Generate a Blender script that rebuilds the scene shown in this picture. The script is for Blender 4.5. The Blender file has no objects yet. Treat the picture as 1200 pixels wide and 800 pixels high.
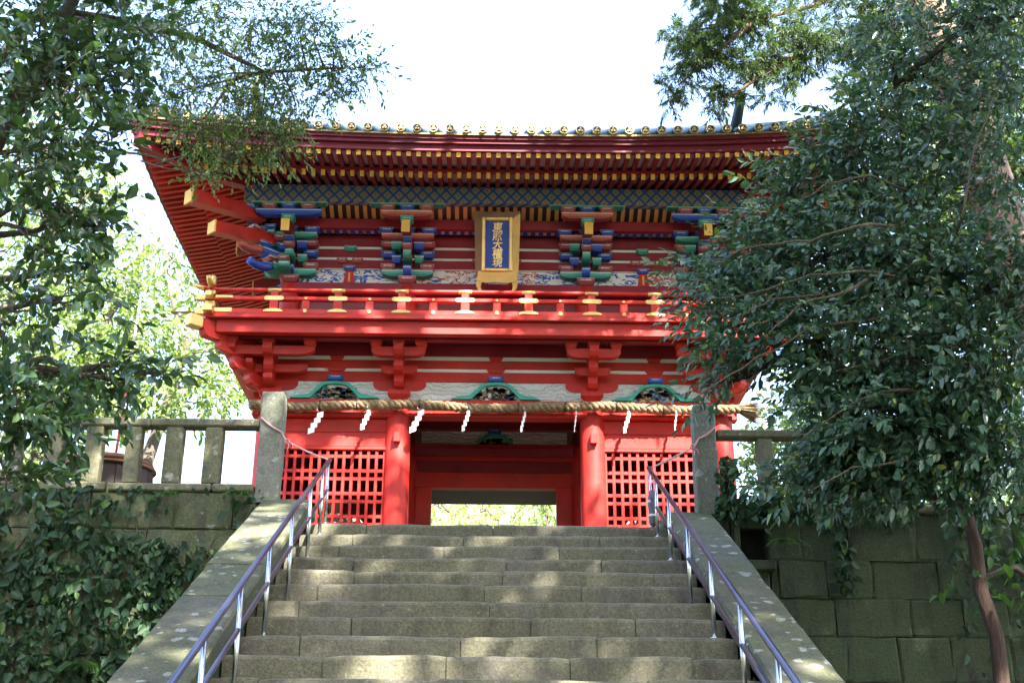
import bpy, math, random
import numpy as np
from mathutils import Vector, Matrix, Euler

S = bpy.context.scene
COL = S.collection
R = math.radians
rnd = random.Random(7)

# ------------------------------------------------------------------ camera
PITCH, YAW, ROLL, FPX = R(21.8), R(1.2), .003, 1500.
CAM = Vector((-.125, -16.5, -2.906))
_f = Vector((math.sin(YAW)*math.cos(PITCH), math.cos(YAW)*math.cos(PITCH), math.sin(PITCH)))
_r = Vector((math.cos(YAW), -math.sin(YAW), 0)); _u = _r.cross(_f)
_r, _u = _r*math.cos(ROLL)+_u*math.sin(ROLL), _u*math.cos(ROLL)-_r*math.sin(ROLL)
cd = bpy.data.cameras.new('camera'); cam = bpy.data.objects.new('camera', cd); COL.objects.link(cam)
cd.sensor_width = 36; cd.lens = 36*FPX/1200; cd.clip_end = 3000; cd.clip_start = .05
M = Matrix(((_r.x, _u.x, -_f.x, CAM.x), (_r.y, _u.y, -_f.y, CAM.y), (_r.z, _u.z, -_f.z, CAM.z), (0, 0, 0, 1)))
cam.matrix_world = M
S.camera = cam
def at(px, py, Y):                       # the point of the plane Y that stands at a place of the photograph
    d = _f*FPX + _r*(px-600) - _u*(py-400)
    return CAM + d*((Y-CAM.y)/d.y)

# ------------------------------------------------------------------ sky, sun, exposure
TOSUN = Vector((.30, -.60, .73)).normalized()
w = bpy.data.worlds.new('World'); S.world = w; w.use_nodes = True
nt = w.node_tree; nt.nodes.clear()
sky = nt.nodes.new('ShaderNodeTexSky'); sky.sky_type = 'NISHITA'; sky.sun_disc = False
sky.sun_elevation = math.asin(TOSUN.z); sky.sun_rotation = math.atan2(TOSUN.x, TOSUN.y)
sky.air_density = 1.0; sky.dust_density = 2.5; sky.ozone_density = 1.0
bg = nt.nodes.new('ShaderNodeBackground'); bg.inputs[1].default_value = .15
out = nt.nodes.new('ShaderNodeOutputWorld')
nt.links.new(sky.outputs[0], bg.inputs[0]); nt.links.new(bg.outputs[0], out.inputs[0])
sd = bpy.data.lights.new('sun', 'SUN'); sun = bpy.data.objects.new('sun', sd); COL.objects.link(sun)
sd.energy = 4.2; sd.angle = R(.5); sd.color = (1, .95, .86)
sun.rotation_euler = (-TOSUN).to_track_quat('-Z', 'Y').to_euler(); sun.location = (10, -20, 30)
S.view_settings.view_transform = 'Standard'; S.view_settings.look = 'None'
S.view_settings.exposure = 3.0; S.view_settings.gamma = 1
S.cycles.max_bounces = 8; S.cycles.transparent_max_bounces = 8

# ------------------------------------------------------------------ materials
MATS = {}
class N:
    def __init__(s, name):
        s.m = bpy.data.materials.new(name); s.m.use_nodes = True; s.t = s.m.node_tree
        s.b = s.t.nodes['Principled BSDF']; s.out = s.t.nodes['Material Output']
    def n(s, kind, **kw):
        x = s.t.nodes.new(kind)
        for k, v in kw.items():
            if k.startswith('i_'): x.inputs[int(k[2:])].default_value = v
            else: setattr(x, k, v)
        return x
    def l(s, a, b): s.t.links.new(a, b)
    def pos(s, scale=(1, 1, 1)):
        g = s.n('ShaderNodeNewGeometry'); mp = s.n('ShaderNodeMapping'); mp.inputs['Scale'].default_value = scale
        s.l(g.outputs['Position'], mp.inputs[0]); return mp.outputs[0]
    def noise(s, scale, detail=5, rough=.6, vec=None, dist=0):
        x = s.n('ShaderNodeTexNoise'); x.inputs['Scale'].default_value = scale; x.inputs['Detail'].default_value = detail
        x.inputs['Roughness'].default_value = rough; x.inputs['Distortion'].default_value = dist
        s.l(vec or s.pos(), x.inputs['Vector']); return x.outputs['Fac']
    def ramp(s, fac, stops):
        x = s.n('ShaderNodeValToRGB'); e = x.color_ramp.elements
        while len(e) < len(stops): e.new(.5)
        for q, (p, c) in zip(e, stops): q.position = p; q.color = (*c, 1) if len(c) == 3 else c
        s.l(fac, x.inputs[0]); return x.outputs[0]
    def mix(s, fac, a, b, mode='MIX'):
        x = s.n('ShaderNodeMix', data_type='RGBA', blend_type=mode)
        for i, v in ((0, fac), (6, a), (7, b)):
            if hasattr(v, 'is_linked') or hasattr(v, 'links'): s.l(v, x.inputs[i])
            else: x.inputs[i].default_value = v if i == 0 else (*v, 1)
        return x.outputs[2]
    def math(s, op, a, b=None, c=None):
        x = s.n('ShaderNodeMath', operation=op)
        for i, v in enumerate((a, b, c)):
            if v is None: continue
            if hasattr(v, 'links'): s.l(v, x.inputs[i])
            else: x.inputs[i].default_value = v
        return x.outputs[0]
    def bump(s, h, strength=.3, dist=.02):
        x = s.n('ShaderNodeBump'); x.inputs['Strength'].default_value = strength; x.inputs['Distance'].default_value = dist
        s.l(h, x.inputs['Height']); s.l(x.outputs[0], s.b.inputs['Normal']); return x
    def fin(s, col, rough=.6, metal=0, spec=.5):
        if hasattr(col, 'links'): s.l(col, s.b.inputs['Base Color'])
        else: s.b.inputs['Base Color'].default_value = (*col, 1)
        if hasattr(rough, 'links'): s.l(rough, s.b.inputs['Roughness'])
        else: s.b.inputs['Roughness'].default_value = rough
        s.b.inputs['Metallic'].default_value = metal; s.b.inputs['Specular IOR Level'].default_value = spec
        MATS[s.m.name] = s.m; return s.m

def paint(name, c, rough=.42, var=.25, metal=0, wear=.5, spec=.5, fade=0):
    a = N(name); f1 = a.noise(2.2, 6, .65); f2 = a.noise(26, 4, .6, a.pos((1, 1, .25)))
    dark = tuple(v*(1-var) for v in c); lite = tuple(min(1, v*(1+var*.45)+.006) for v in c)
    col = a.ramp(f1, [(.3, dark), (.55, c), (.75, lite)])
    col = a.mix(a.math('MULTIPLY', a.ramp(f2, [(.58, (0,)*3), (.75, (1,)*3)]), wear*.35), col, tuple(v*.55+.02 for v in c))
    if fade:
        f3 = a.noise(1.0, 8, .72, a.pos((.8, .8, 1.6))); f4 = a.noise(90, 3, .6, a.pos((.06, .5, 1)))
        col = a.mix(a.math('MULTIPLY', a.ramp(f3, [(.48, (0,)*3), (.72, (1,)*3)]), fade), col, tuple(v*.72+.055 for v in c))
        col = a.mix(a.math('MULTIPLY', a.ramp(f4, [(.52, (0,)*3), (.75, (1,)*3)]), .22), col, tuple(v*.45 for v in c))
    ri = a.n('ShaderNodeObjectInfo'); k = a.math('MULTIPLY_ADD', ri.outputs['Random'], .16, .92)
    cc = a.n('ShaderNodeCombineColor'); [a.l(k, cc.inputs[i]) for i in range(3)]
    col = a.mix(1., col, cc.outputs[0], 'MULTIPLY')
    a.bump(f2, .12, .01)
    return a.fin(col, a.math('MULTIPLY_ADD', f1, .25, rough-.1), metal, spec)

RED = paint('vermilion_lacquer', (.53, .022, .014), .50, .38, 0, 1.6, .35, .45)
HAZERED = paint('haze_tinted_red_lacquer', (.27, .013, .028), .5, .38, 0, 1.6, .35, .4)  # red lacquer with purple glare haze mixed into the colour
HAZEDARK = paint('haze_tinted_dark_red_lacquer', (.165, .009, .026), .52, .38, 0, 1.4, .35, .3)  # darker red for the eaves, glare haze put into its colour
CREST = paint('dull_gilding', (.60, .47, .25), .45, .4, .6, 1.)
EDGE = paint('tarnished_gilding', (.32, .24, .11), .5, .4, .5, 1.)
COVE = paint('bright_gilding', (.92, .66, .22), .4, .2, .35)
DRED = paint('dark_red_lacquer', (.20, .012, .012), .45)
GOLD = paint('gilded_metal', (.78, .53, .19), .40, .35, .75, 1.)
OCHRE = paint('gold_paint', (.84, .47, .08), .5, .25, .15)
BLUE = paint('blue_paint', (.018, .07, .42), .5, .3)
GREEN = paint('green_paint', (.03, .30, .23), .5, .3)
MAUVE = paint('mauve_paint', (.42, .12, .13), .55, .3)
WHITE = paint('white_plaster', (.74, .74, .72), .75, .12)
HAZESOFF = paint('haze_tinted_soffit_paint', (.52, .42, .50), .7, .2)  # pale soffit boards; the mauve tint is painted-in glare haze
BLACK = paint('black_lacquer', (.014, .014, .018), .35, .2)
TEAL = paint('teal_frame_paint', (.05, .42, .32), .5, .25)
DWOOD = paint('dark_aged_wood', (.050, .027, .016), .6, .35)
BROWN = paint('brown_wood_and_shaded_gilt', (.22, .10, .045), .55, .35)  # wood of the tub; on plaque faces it stands for shadowed gilding
STEEL = paint('stainless_steel', (.62, .63, .66), .22, .1, 1., .2)
RAILM = paint('worn_rail_steel', (.21, .19, .25), .30, .3, 1., .6)
CLOTH = paint('grey_cloth', (.14, .15, .17), .8, .3)
PAPER = paint('white_paper', (.86, .86, .88), .8, .05)
CORD = paint('pink_white_cord', (.66, .36, .34), .8, .25)
BLUEB = paint('plaque_blue', (.006, .035, .30), .45, .2)
POLER = paint('pole_red', (.45, .07, .05), .5, .2)
POLEW = paint('pole_white', (.72, .66, .62), .5, .2)
STATUE = paint('weathered_polychrome', (.25, .21, .16), .7, .5)

def blockmat(name, c, c2=(.72, .70, .68)):            # a bearing block: painted field with a pale printed band and rim
    a = N(name); tc = a.n('ShaderNodeTexCoord'); sp = a.n('ShaderNodeSeparateXYZ'); a.l(tc.outputs['Generated'], sp.inputs[0])
    x, y, z = sp.outputs
    h = lambda s, lo, hi: a.math('MULTIPLY', a.math('GREATER_THAN', s, lo), a.math('LESS_THAN', s, hi))
    band = a.math('MULTIPLY', h(z, .55, .76), h(x, .2, .8))
    rim = a.math('GREATER_THAN', z, .93)
    f = a.math('MAXIMUM', band, rim)
    nz = a.noise(30, 3); f = a.math('MULTIPLY', f, a.ramp(nz, [(.35, (.4,)*3), (.6, (1,)*3)]))
    return a.fin(a.mix(a.math('MULTIPLY', f, .85), a.mix(a.noise(8), tuple(v*.7 for v in c), c), c2), .55)
BLK = {'b': blockmat('blue_block_paint', (.02, .09, .48)), 'g': blockmat('green_block_paint', (.03, .30, .24), (.4, .6, .5)),
       'm': blockmat('mauve_block_paint', (.36, .09, .11)), 'r': RED}

def armmat(name, c, c2, edge=(.7, .68, .66)):         # bracket arm: two-tone with a pale line
    a = N(name); tc = a.n('ShaderNodeTexCoord'); sp = a.n('ShaderNodeSeparateXYZ'); a.l(tc.outputs['Generated'], sp.inputs[0])
    z = sp.outputs[2]
    wv = a.noise(14, 3, .6)
    base = a.mix(a.ramp(a.math('ADD', z, a.math('MULTIPLY', wv, .3)), [(.45, (0,)*3), (.55, (1,)*3)]), c, c2)
    ln = a.math('MULTIPLY', a.math('GREATER_THAN', z, .74), a.math('LESS_THAN', z, .86))
    return a.fin(a.mix(a.math('MULTIPLY', ln, .8), base, edge), .5)
ARM = {'b': armmat('blue_arm_paint', (.015, .05, .36), (.03, .11, .5)), 'g': armmat('green_arm_paint', (.02, .2, .16), (.05, .36, .28)),
       'm': armmat('red_arm_paint', (.3, .05, .05), (.5, .13, .08)), 'r': RED}

def m_diaper():
    a = N('diaper_pattern_paint'); g = a.n('ShaderNodeNewGeometry'); sp = a.n('ShaderNodeSeparateXYZ'); a.l(g.outputs['Position'], sp.inputs[0])
    h = a.math('ADD', sp.outputs[0], sp.outputs[1]); z = sp.outputs[2]; p = .165
    u = a.math('FRACT', a.math('DIVIDE', a.math('ADD', h, a.math('MULTIPLY', z, .9)), p)); v = a.math('FRACT', a.math('DIVIDE', a.math('SUBTRACT', h, a.math('MULTIPLY', z, .9)), p))
    du = a.math('ABSOLUTE', a.math('SUBTRACT', u, .5)); dv = a.math('ABSOLUTE', a.math('SUBTRACT', v, .5))
    m = a.math('MAXIMUM', du, dv); n_ = a.math('MINIMUM', du, dv)
    line = a.math('GREATER_THAN', m, .40)
    flower = a.math('MULTIPLY', a.math('LESS_THAN', m, .27), a.math('GREATER_THAN', n_, .045))
    dot = a.math('LESS_THAN', m, .07)
    c = a.mix(line, a.mix(a.noise(5), (.10, .25, .27), (.16, .30, .26)), (.012, .05, .36))
    c = a.mix(flower, c, (.50, .22, .10)); c = a.mix(dot, c, (.05, .05, .2))
    return a.fin(a.mix(a.math('MULTIPLY', a.noise(30, 3), .35), c, (.12, .10, .12)), .6)
DIAPER = m_diaper()

def m_cloud():
    a = N('cloud_painted_panel'); v = a.pos((1.7, 1, 3.2))
    f = a.noise(3.0, 3, .55, v, 2.2); k = a.noise(1.3, 1, .5, a.pos((1, 1, .3)))
    swirl = a.math('PINGPONG', a.math('MULTIPLY', f, 9.), 1.)
    body = a.ramp(f, [(.50, (0,)*3), (.52, (1,)*3)])
    ln = a.math('GREATER_THAN', swirl, .42)
    tone = a.mix(a.ramp(k, [(.49, (0,)*3), (.51, (1,)*3)]), (.03, .08, .42), (.42, .08, .06))
    c = a.mix(a.math('MULTIPLY', body, ln), (.72, .72, .71), tone)
    return a.fin(c, .7)
CLOUD = m_cloud()
def m_carve():
    a = N('white_wave_relief'); wv = a.n('ShaderNodeTexWave'); wv.inputs['Scale'].default_value = 3.2; wv.inputs['Distortion'].default_value = 14
    wv.inputs['Detail'].default_value = 3; wv.inputs['Detail Scale'].default_value = 1.3; wv.bands_direction = 'Z'
    a.l(a.pos((.9, 1, 1.5)), wv.inputs[0])
    a.bump(wv.outputs['Fac'], .8, .02)
    return a.fin(a.ramp(wv.outputs['Fac'], [(.05, (.52, .53, .54)), (.35, (.70, .71, .71))]), .7)
CARVE = m_carve()
def m_poly():
    a = N('polychrome_carving'); vo = a.n('ShaderNodeTexVoronoi'); vo.inputs['Scale'].default_value = 26; a.l(a.pos(), vo.inputs['Vector'])
    sp = a.n('ShaderNodeSeparateColor'); a.l(vo.outputs['Color'], sp.inputs[0])
    c = a.ramp(sp.outputs[0], [(0, (.05, .05, .06)), (.15, (.05, .14, .40)), (.32, (.08, .34, .27)), (.5, (.60, .45, .20)), (.64, (.66, .64, .58)), (.88, (.38, .12, .08))])
    c2 = c.node; c2.color_ramp.interpolation = 'CONSTANT'
    a.bump(vo.outputs['Distance'], .9, .03)
    return a.fin(c, .55)
POLYC = m_poly()
def m_rope():
    a = N('rice_straw'); f = a.noise(60, 4, .7, a.pos((.35, 1, 1))); a.bump(f, .7, .01)
    return a.fin(a.ramp(f, [(.3, (.06, .04, .02)), (.5, (.21, .145, .07)), (.72, (.36, .27, .15))]), .8)
STRAW = m_rope()
def m_tile():
    a = N('blue_grey_roof_tile'); f = a.noise(6, 5, .7); 
    return a.fin(a.ramp(f, [(.3, (.018, .034, .052)), (.6, (.05, .085, .115)), (.8, (.11, .14, .16))]), .5, .1)
TILE = m_tile()

def stone(name, base, moss, mossamt, lichen=0., dark=.5, vscale=1., wet=0):
    a = N(name); v = a.pos()
    big = a.noise(1.1*vscale, 6, .62, v); mid = a.noise(7*vscale, 6, .7, v); fine = a.noise(55, 4, .7, v)
    streak = a.noise(3., 5, .65, a.pos((1.6, 1.6, .22)))
    ri = a.n('ShaderNodeObjectInfo'); spk = a.noise(21, 5, .75, v)
    c = a.ramp(mid, [(.28, tuple(x*.48 for x in base)), (.5, base), (.72, tuple(x*1.4 for x in base))])
    c = a.mix(a.ramp(fine, [(.35, (.55,)*3), (.62, (0,)*3)]), c, tuple(x*.35 for x in base))
    mm = a.ramp(a.math('ADD', a.math('MULTIPLY', big, .7), a.math('MULTIPLY', mid, .45)), [(.62-mossamt*.35, (0,)*3), (.74-mossamt*.3, (1,)*3)])
    c = a.mix(a.math('MULTIPLY', mm, .8), c, a_moss(a, moss, fine))
    c = a.mix(a.math('MULTIPLY', a.ramp(streak, [(.5, (0,)*3), (.68, (1,)*3)]), dark), c, tuple(x*.28 for x in base))
    if lichen:
        vv = a.n('ShaderNodeMapping'); a.l(v, vv.inputs[0])
        wob = a.n('ShaderNodeVectorMath', operation='ADD'); nz = a.n('ShaderNodeTexNoise'); nz.inputs['Scale'].default_value = 14; a.l(v, nz.inputs['Vector'])
        sc = a.n('ShaderNodeVectorMath', operation='SCALE'); sc.inputs[3].default_value = .10; a.l(nz.outputs['Color'], sc.inputs[0])
        a.l(v, wob.inputs[0]); a.l(sc.outputs[0], wob.inputs[1])
        vo = a.n('ShaderNodeTexVoronoi'); vo.inputs['Scale'].default_value = 9; a.l(wob.outputs[0], vo.inputs['Vector'])
        sel = a.math('GREATER_THAN', a.noise(2.3, 2, .5, v), .60-lichen*.25)
        sp = a.n('ShaderNodeSeparateColor'); a.l(vo.outputs['Color'], sp.inputs[0])
        rad = a.math('MULTIPLY', sp.outputs[0], .048*9)
        li = a.math('MULTIPLY', a.ramp(a.math('SUBTRACT', rad, vo.outputs['Distance']), [(0., (0,)*3), (.10, (1,)*3)]), sel)
        li = a.math('MULTIPLY', li, a.ramp(fine, [(.30, (.15,)*3), (.55, (1,)*3)]))
        c = a.mix(a.math('MULTIPLY', li, .75), c, (.40, .41, .37))
    c = a.mix(a.math('MULTIPLY', a.ramp(spk, [(.60, (0,)*3), (.70, (1,)*3)]), .55), c, tuple(x*1.9+.02 for x in base))
    c = a.mix(a.math('MULTIPLY', a.ramp(spk, [(.30, (1,)*3), (.42, (0,)*3)]), .6), c, tuple(x*.35 for x in moss))
    k = a.math('MULTIPLY_ADD', ri.outputs['Random'], .22, .89)
    cc = a.n('ShaderNodeCombineColor'); [a.l(k, cc.inputs[i]) for i in range(3)]
    c = a.mix(1., c, cc.outputs[0], 'MULTIPLY')
    a.bump(a.math('ADD', a.math('MULTIPLY', mid, 1.), a.math('MULTIPLY', fine, .5)), .55, .02)
    return a.fin(c, .88-wet)
def a_moss(a, moss, fine): return a.ramp(fine, [(.3, tuple(x*.5 for x in moss)), (.65, tuple(x*1.35 for x in moss))])
STEP = stone('stair_stone', (.196, .175, .140), (.132, .126, .074), .5, 0, .55)
CAPS = stone('coping_stone', (.135, .128, .10), (.10, .105, .045), .5, 1., .4)
POST = stone('post_granite', (.24, .235, .205), (.16, .17, .10), .25, .55, .55)
FENC = stone('fence_stone', (.20, .185, .14), (.15, .15, .07), .4, .5, .6)
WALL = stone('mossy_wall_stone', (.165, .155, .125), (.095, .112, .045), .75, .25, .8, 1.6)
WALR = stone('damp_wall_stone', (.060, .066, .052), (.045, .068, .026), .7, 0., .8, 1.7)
SOIL = stone('earth', (.11, .09, .06), (.09, .10, .04), .6, 0, .3)
JOINT = stone('joint_earth', (.03, .03, .024), (.035, .04, .018), .4, 0, .3)

def bark(name, c1, c2):
    a = N(name); f = a.noise(9, 6, .7, a.pos((3.5, 3.5, .5))); g = a.noise(3, 4)
    a.bump(f, 1., .05)
    return a.fin(a.mix(a.math('MULTIPLY', g, .8), a.ramp(f, [(.3, c1), (.7, c2)]), tuple(x*.7 for x in c1)), .85)
BARK = bark('grey_brown_bark', (.06, .045, .032), (.20, .16, .12))
CBARK = bark('cedar_bark', (.13, .075, .05), (.42, .30, .23))
RBARK = bark('reddish_bark', (.055, .030, .022), (.19, .105, .075))
TWIG = bark('twig_bark', (.10, .075, .05), (.26, .20, .14))

def leafm(name, dark, light, rough=.28, trans=.25, spec=.5, hue=None):
    a = N(name); g = a.n('ShaderNodeNewGeometry')
    mid = tuple((x+y)/2 for x, y in zip(dark, light))
    c = a.ramp(g.outputs['Random Per Island'], [(0, dark), (.55, mid), (.93, light), (1., hue or light)])
    a.fin(c, rough, 0, spec)
    tr = a.n('ShaderNodeBsdfTranslucent'); mx = a.n('ShaderNodeMixShader'); mx.inputs[0].default_value = trans
    a.l(a.mix(1., c, (1.5, 1.7, .5), 'MULTIPLY'), tr.inputs[0])
    a.l(a.b.outputs[0], mx.inputs[1]); a.l(tr.outputs[0], mx.inputs[2]); a.l(mx.outputs[0], a.out.inputs[0])
    return a.m
LCAM = leafm('camellia_leaf', (.028, .080, .056), (.085, .165, .095), .36, .2, .9, (.26, .30, .07))
LLEFT = leafm('evergreen_oak_leaf', (.026, .064, .034), (.080, .145, .055), .26, .25, .6, (.08, .14, .03))
LFINE = leafm('fine_leaf', (.065, .11, .055), (.14, .20, .075), .4, .4, .5, (.16, .24, .05))
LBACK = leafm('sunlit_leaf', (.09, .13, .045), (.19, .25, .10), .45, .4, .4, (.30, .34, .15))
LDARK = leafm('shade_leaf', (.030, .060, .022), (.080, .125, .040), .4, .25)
LIVY = leafm('ivy_leaf', (.012, .036, .018), (.036, .085, .030), .5, .15, .3, (.11, .19, .05))
LFERN = leafm('fern_leaf', (.05, .11, .03), (.09, .18, .05), .5, .3)
LCED = leafm('cedar_spray', (.030, .058, .022), (.075, .12, .040), .5, .3, .4, (.13, .17, .05))
LGROUND = leafm('garden_leaf', (.14, .17, .06), (.32, .34, .14), .5, .4, .4, (.4, .36, .18))

# ------------------------------------------------------------------ mesh helpers
WL = {}
def origin(o): return WL.get(o.name, Vector((0, 0, 0)))
def link(o, parent, loc):
    COL.objects.link(o); WL[o.name] = Vector(loc)
    if parent is not None: o.parent = parent; o.location = Vector(loc)-origin(parent)
    else: o.location = loc
    return o
def tag(o, label=None, cat=None, group=None, kind=None):
    for k, v in (('label', label), ('category', cat), ('group', group), ('kind', kind)):
        if v: o[k] = v
    return o
def thing(name, loc, label, cat, group=None, kind=None):
    o = bpy.data.objects.new(name, None); o.empty_display_size = .1
    link(o, None, loc); return tag(o, label, cat, group, kind)
ID = lambda u, v, z: (u, v, z)
class MB:
    def __init__(s): s.v = []; s.f = []; s.m = []; s.sm = []
    def add(s, pts, faces, mat=0, smooth=False):
        b = len(s.v); s.v += [tuple(p) for p in pts]
        for f in faces: s.f.append([i+b for i in f]); s.m.append(mat); s.sm.append(smooth)
        return s
    def box(s, x0, x1, y0, y1, z0, z1, T=ID, mat=0, c=0.):
        x0, x1 = min(x0, x1), max(x0, x1); y0, y1 = min(y0, y1), max(y0, y1); z0, z1 = min(z0, z1), max(z0, z1)
        c = min(c, (x1-x0)*.45, (y1-y0)*.45, (z1-z0)*.45)
        if c <= 0:
            P = [T(x, y, z) for x in (x0, x1) for y in (y0, y1) for z in (z0, z1)]
            return s.add(P, [(0, 1, 3, 2), (4, 6, 7, 5), (0, 4, 5, 1), (2, 3, 7, 6), (0, 2, 6, 4), (1, 5, 7, 3)], mat)
        P = []; X = (x0, x1); Y = (y0, y1); Z = (z0, z1)
        for i in (0, 1):
            for j in (0, 1):
                for k in (0, 1):
                    sx, sy, sz = (1, -1)[i], (1, -1)[j], (1, -1)[k]
                    P += [T(X[i], Y[j]+c*sy, Z[k]+c*sz), T(X[i]+c*sx, Y[j], Z[k]+c*sz), T(X[i]+c*sx, Y[j]+c*sy, Z[k])]
        I = lambda i, j, k, a: (i*4+j*2+k)*3+a
        F = []
        for i in (0, 1): F.append([I(i, 0, 0, 0), I(i, 1, 0, 0), I(i, 1, 1, 0), I(i, 0, 1, 0)])
        for j in (0, 1): F.append([I(0, j, 0, 1), I(1, j, 0, 1), I(1, j, 1, 1), I(0, j, 1, 1)])
        for k in (0, 1): F.append([I(0, 0, k, 2), I(1, 0, k, 2), I(1, 1, k, 2), I(0, 1, k, 2)])
        for p in (0, 1):
            for q in (0, 1):
                F.append([I(0, p, q, 1), I(1, p, q, 1), I(1, p, q, 2), I(0, p, q, 2)])
                F.append([I(p, 0, q, 0), I(p, 1, q, 0), I(p, 1, q, 2), I(p, 0, q, 2)])
                F.append([I(p, q, 0, 0), I(p, q, 1, 0), I(p, q, 1, 1), I(p, q, 0, 1)])
                for k in (0, 1): F.append([I(p, q, k, 0), I(p, q, k, 1), I(p, q, k, 2)])
        return s.add(P, F, mat)
    def prism(s, poly, v0, v1, T=ID, mat=0):           # polygon in (u, z), extruded along v
        n = len(poly)
        P = [T(u, v0, z) for u, z in poly]+[T(u, v1, z) for u, z in poly]
        return s.add(P, [list(range(n)), list(range(2*n-1, n-1, -1))]+[[i, (i+1) % n, n+(i+1) % n, n+i] for i in range(n)], mat)
    def frustum(s, cu, cv, z0, z1, a, b, T=ID, mat=0):  # bearing block: square top, tapering lower half
        zm = z0+(z1-z0)*.5; P = []
        for z, k in ((z0, .66), (zm, 1.), (z1, 1.)):
            P += [T(cu-a*k, cv-b*k, z), T(cu+a*k, cv-b*k, z), T(cu+a*k, cv+b*k, z), T(cu-a*k, cv+b*k, z)]
        F = [[3, 2, 1, 0], [8, 9, 10, 11]]
        for r in (0, 4): F += [[r+i, r+(i+1) % 4, r+4+(i+1) % 4, r+4+i] for i in range(4)]
        return s.add(P, F, mat)
    def tube(s, path, rad, n=8, mat=0, cap=True, smooth=True):
        path = [Vector(p) for p in path]; L = len(path)
        if not hasattr(rad, '__len__'): rad = [rad]*L
        ref = Vector((0, 0, 1)); pts = []
        for i, p in enumerate(path):
            d = (path[min(i+1, L-1)]-path[max(i-1, 0)]);
            if d.length < 1e-9: d = Vector((0, 0, 1))
            d.normalize()
            if i == 0:
                a = d.cross(ref if abs(d.z) < .9 else Vector((1, 0, 0))).normalized()
            else: a = (a-d*a.dot(d)).normalized()
            b = d.cross(a)
            for k in range(n):
                t = 2*math.pi*k/n; pts.append(p+(a*math.cos(t)+b*math.sin(t))*rad[i])
        F = [[i*n+k, i*n+(k+1) % n, (i+1)*n+(k+1) % n, (i+1)*n+k] for i in range(L-1) for k in range(n)]
        s.add(pts, F, mat, smooth)
        if cap:
            b = len(s.v)-len(pts)
            s.f.append([b+k for k in range(n-1, -1, -1)]); s.m.append(mat); s.sm.append(False)
            s.f.append([b+(L-1)*n+k for k in range(n)]); s.m.append(mat); s.sm.append(False)
        return s
    def lathe(s, prof, n=16, c=(0, 0, 0), axis='z', mat=0):
        L = len(prof); P = []
        for r, h in prof:
            for k in range(n):
                t = 2*math.pi*k/n; x, y = r*math.cos(t), r*math.sin(t)
                P.append((c[0]+x, c[1]+y, c[2]+h) if axis == 'z' else (c[0]+x, c[1]-h, c[2]+y) if axis == 'y' else (c[0]+h, c[1]+x, c[2]+y))
        F = [[i*n+k, i*n+(k+1) % n, (i+1)*n+(k+1) % n, (i+1)*n+k] for i in range(L-1) for k in range(n)]
        F += [list(range(n-1, -1, -1)), [(L-1)*n+k for k in range(n)]]
        return s.add(P, F, mat, True)
    def mesh(s, name, mats, shift=None):
        V = s.v if shift is None else [(p[0]-shift[0], p[1]-shift[1], p[2]-shift[2]) for p in s.v]
        me = bpy.data.meshes.new(name); me.from_pydata(V, [], s.f)
        for m in (mats if isinstance(mats, (list, tuple)) else [mats]): me.materials.append(m)
        me.polygons.foreach_set('material_index', s.m); me.polygons.foreach_set('use_smooth', s.sm)
        import bmesh
        bm = bmesh.new(); bm.from_mesh(me); bmesh.ops.recalc_face_normals(bm, faces=bm.faces); bm.to_mesh(me); bm.free()
        me.update(); return me
    def build(s, name, mats, parent=None):
        xs, ys, zs = zip(*s.v); o = Vector(((min(xs)+max(xs))/2, (min(ys)+max(ys))/2, min(zs)))
        ob = bpy.data.objects.new(name, s.mesh(name, mats, o)); return link(ob, parent, o)
def bx(name, mat, parent, x0, x1, y0, y1, z0, z1, c=.006, T=ID): return MB().box(x0, x1, y0, y1, z0, z1, T, 0, c).build(name, mat, parent)
def inst(name, me, parent, loc, rot=(0, 0, 0), sc=(1, 1, 1)):
    o = bpy.data.objects.new(name, me); link(o, parent, loc); o.rotation_euler = rot; o.scale = sc; return o

def leaf_arrays(pos, d, nrm, L, W, fold=.22, droop=.12):
    pos, d, nrm = (np.asarray(a, float) for a in (pos, d, nrm)); L = np.asarray(L, float)[:, None]; W = np.asarray(W, float)[:, None]
    d = d/np.linalg.norm(d, axis=1, keepdims=True); s = np.cross(d, nrm); s /= np.linalg.norm(s, axis=1, keepdims=True)+1e-9; n = np.cross(s, d)
    q = lambda t, w, h: pos+d*L*t+s*W*w+n*(W*h)
    V = np.stack([q(0, 0, 0), q(.3, .46, fold), q(.68, .38, fold*.7-droop*.5), q(1, 0, -droop), q(.68, -.38, fold*.7-droop*.5), q(.3, -.46, fold)], 1)
    return V
def leaf_mesh(name, V, mat):
    n = len(V); me = bpy.data.meshes.new(name); me.vertices.add(n*6); me.vertices.foreach_set('co', V.reshape(-1))
    idx = (np.arange(n)[:, None]*6+np.array([0, 1, 2, 3, 0, 3, 4, 5])[None]).reshape(-1)
    me.loops.add(n*8); me.loops.foreach_set('vertex_index', idx.astype(np.int32))
    me.polygons.add(n*2); me.polygons.foreach_set('loop_start', np.arange(0, n*8, 4, dtype=np.int32))
    me.polygons.foreach_set('use_smooth', np.ones(n*2, bool))
    me.materials.append(mat); me.update(); return me

# ================================================================== ground and stairs
RISE, TREAD, NST = .19, .381, 24
YT = -4.56; SX0, SX1 = -1.80, 1.60
ZB = -NST*RISE
g = MB()
g.add([(-400, -400, ZB), (400, -400, ZB), (400, -4.2, ZB), (-400, -4.2, ZB), (400, -4.2, -.02), (-400, -4.2, -.02), (400, 900, -.02), (-400, 900, -.02)],
      [(0, 1, 2, 3), (3, 2, 4, 5), (5, 4, 6, 7)])
tag(g.build('ground', SOIL), kind='structure')

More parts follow.
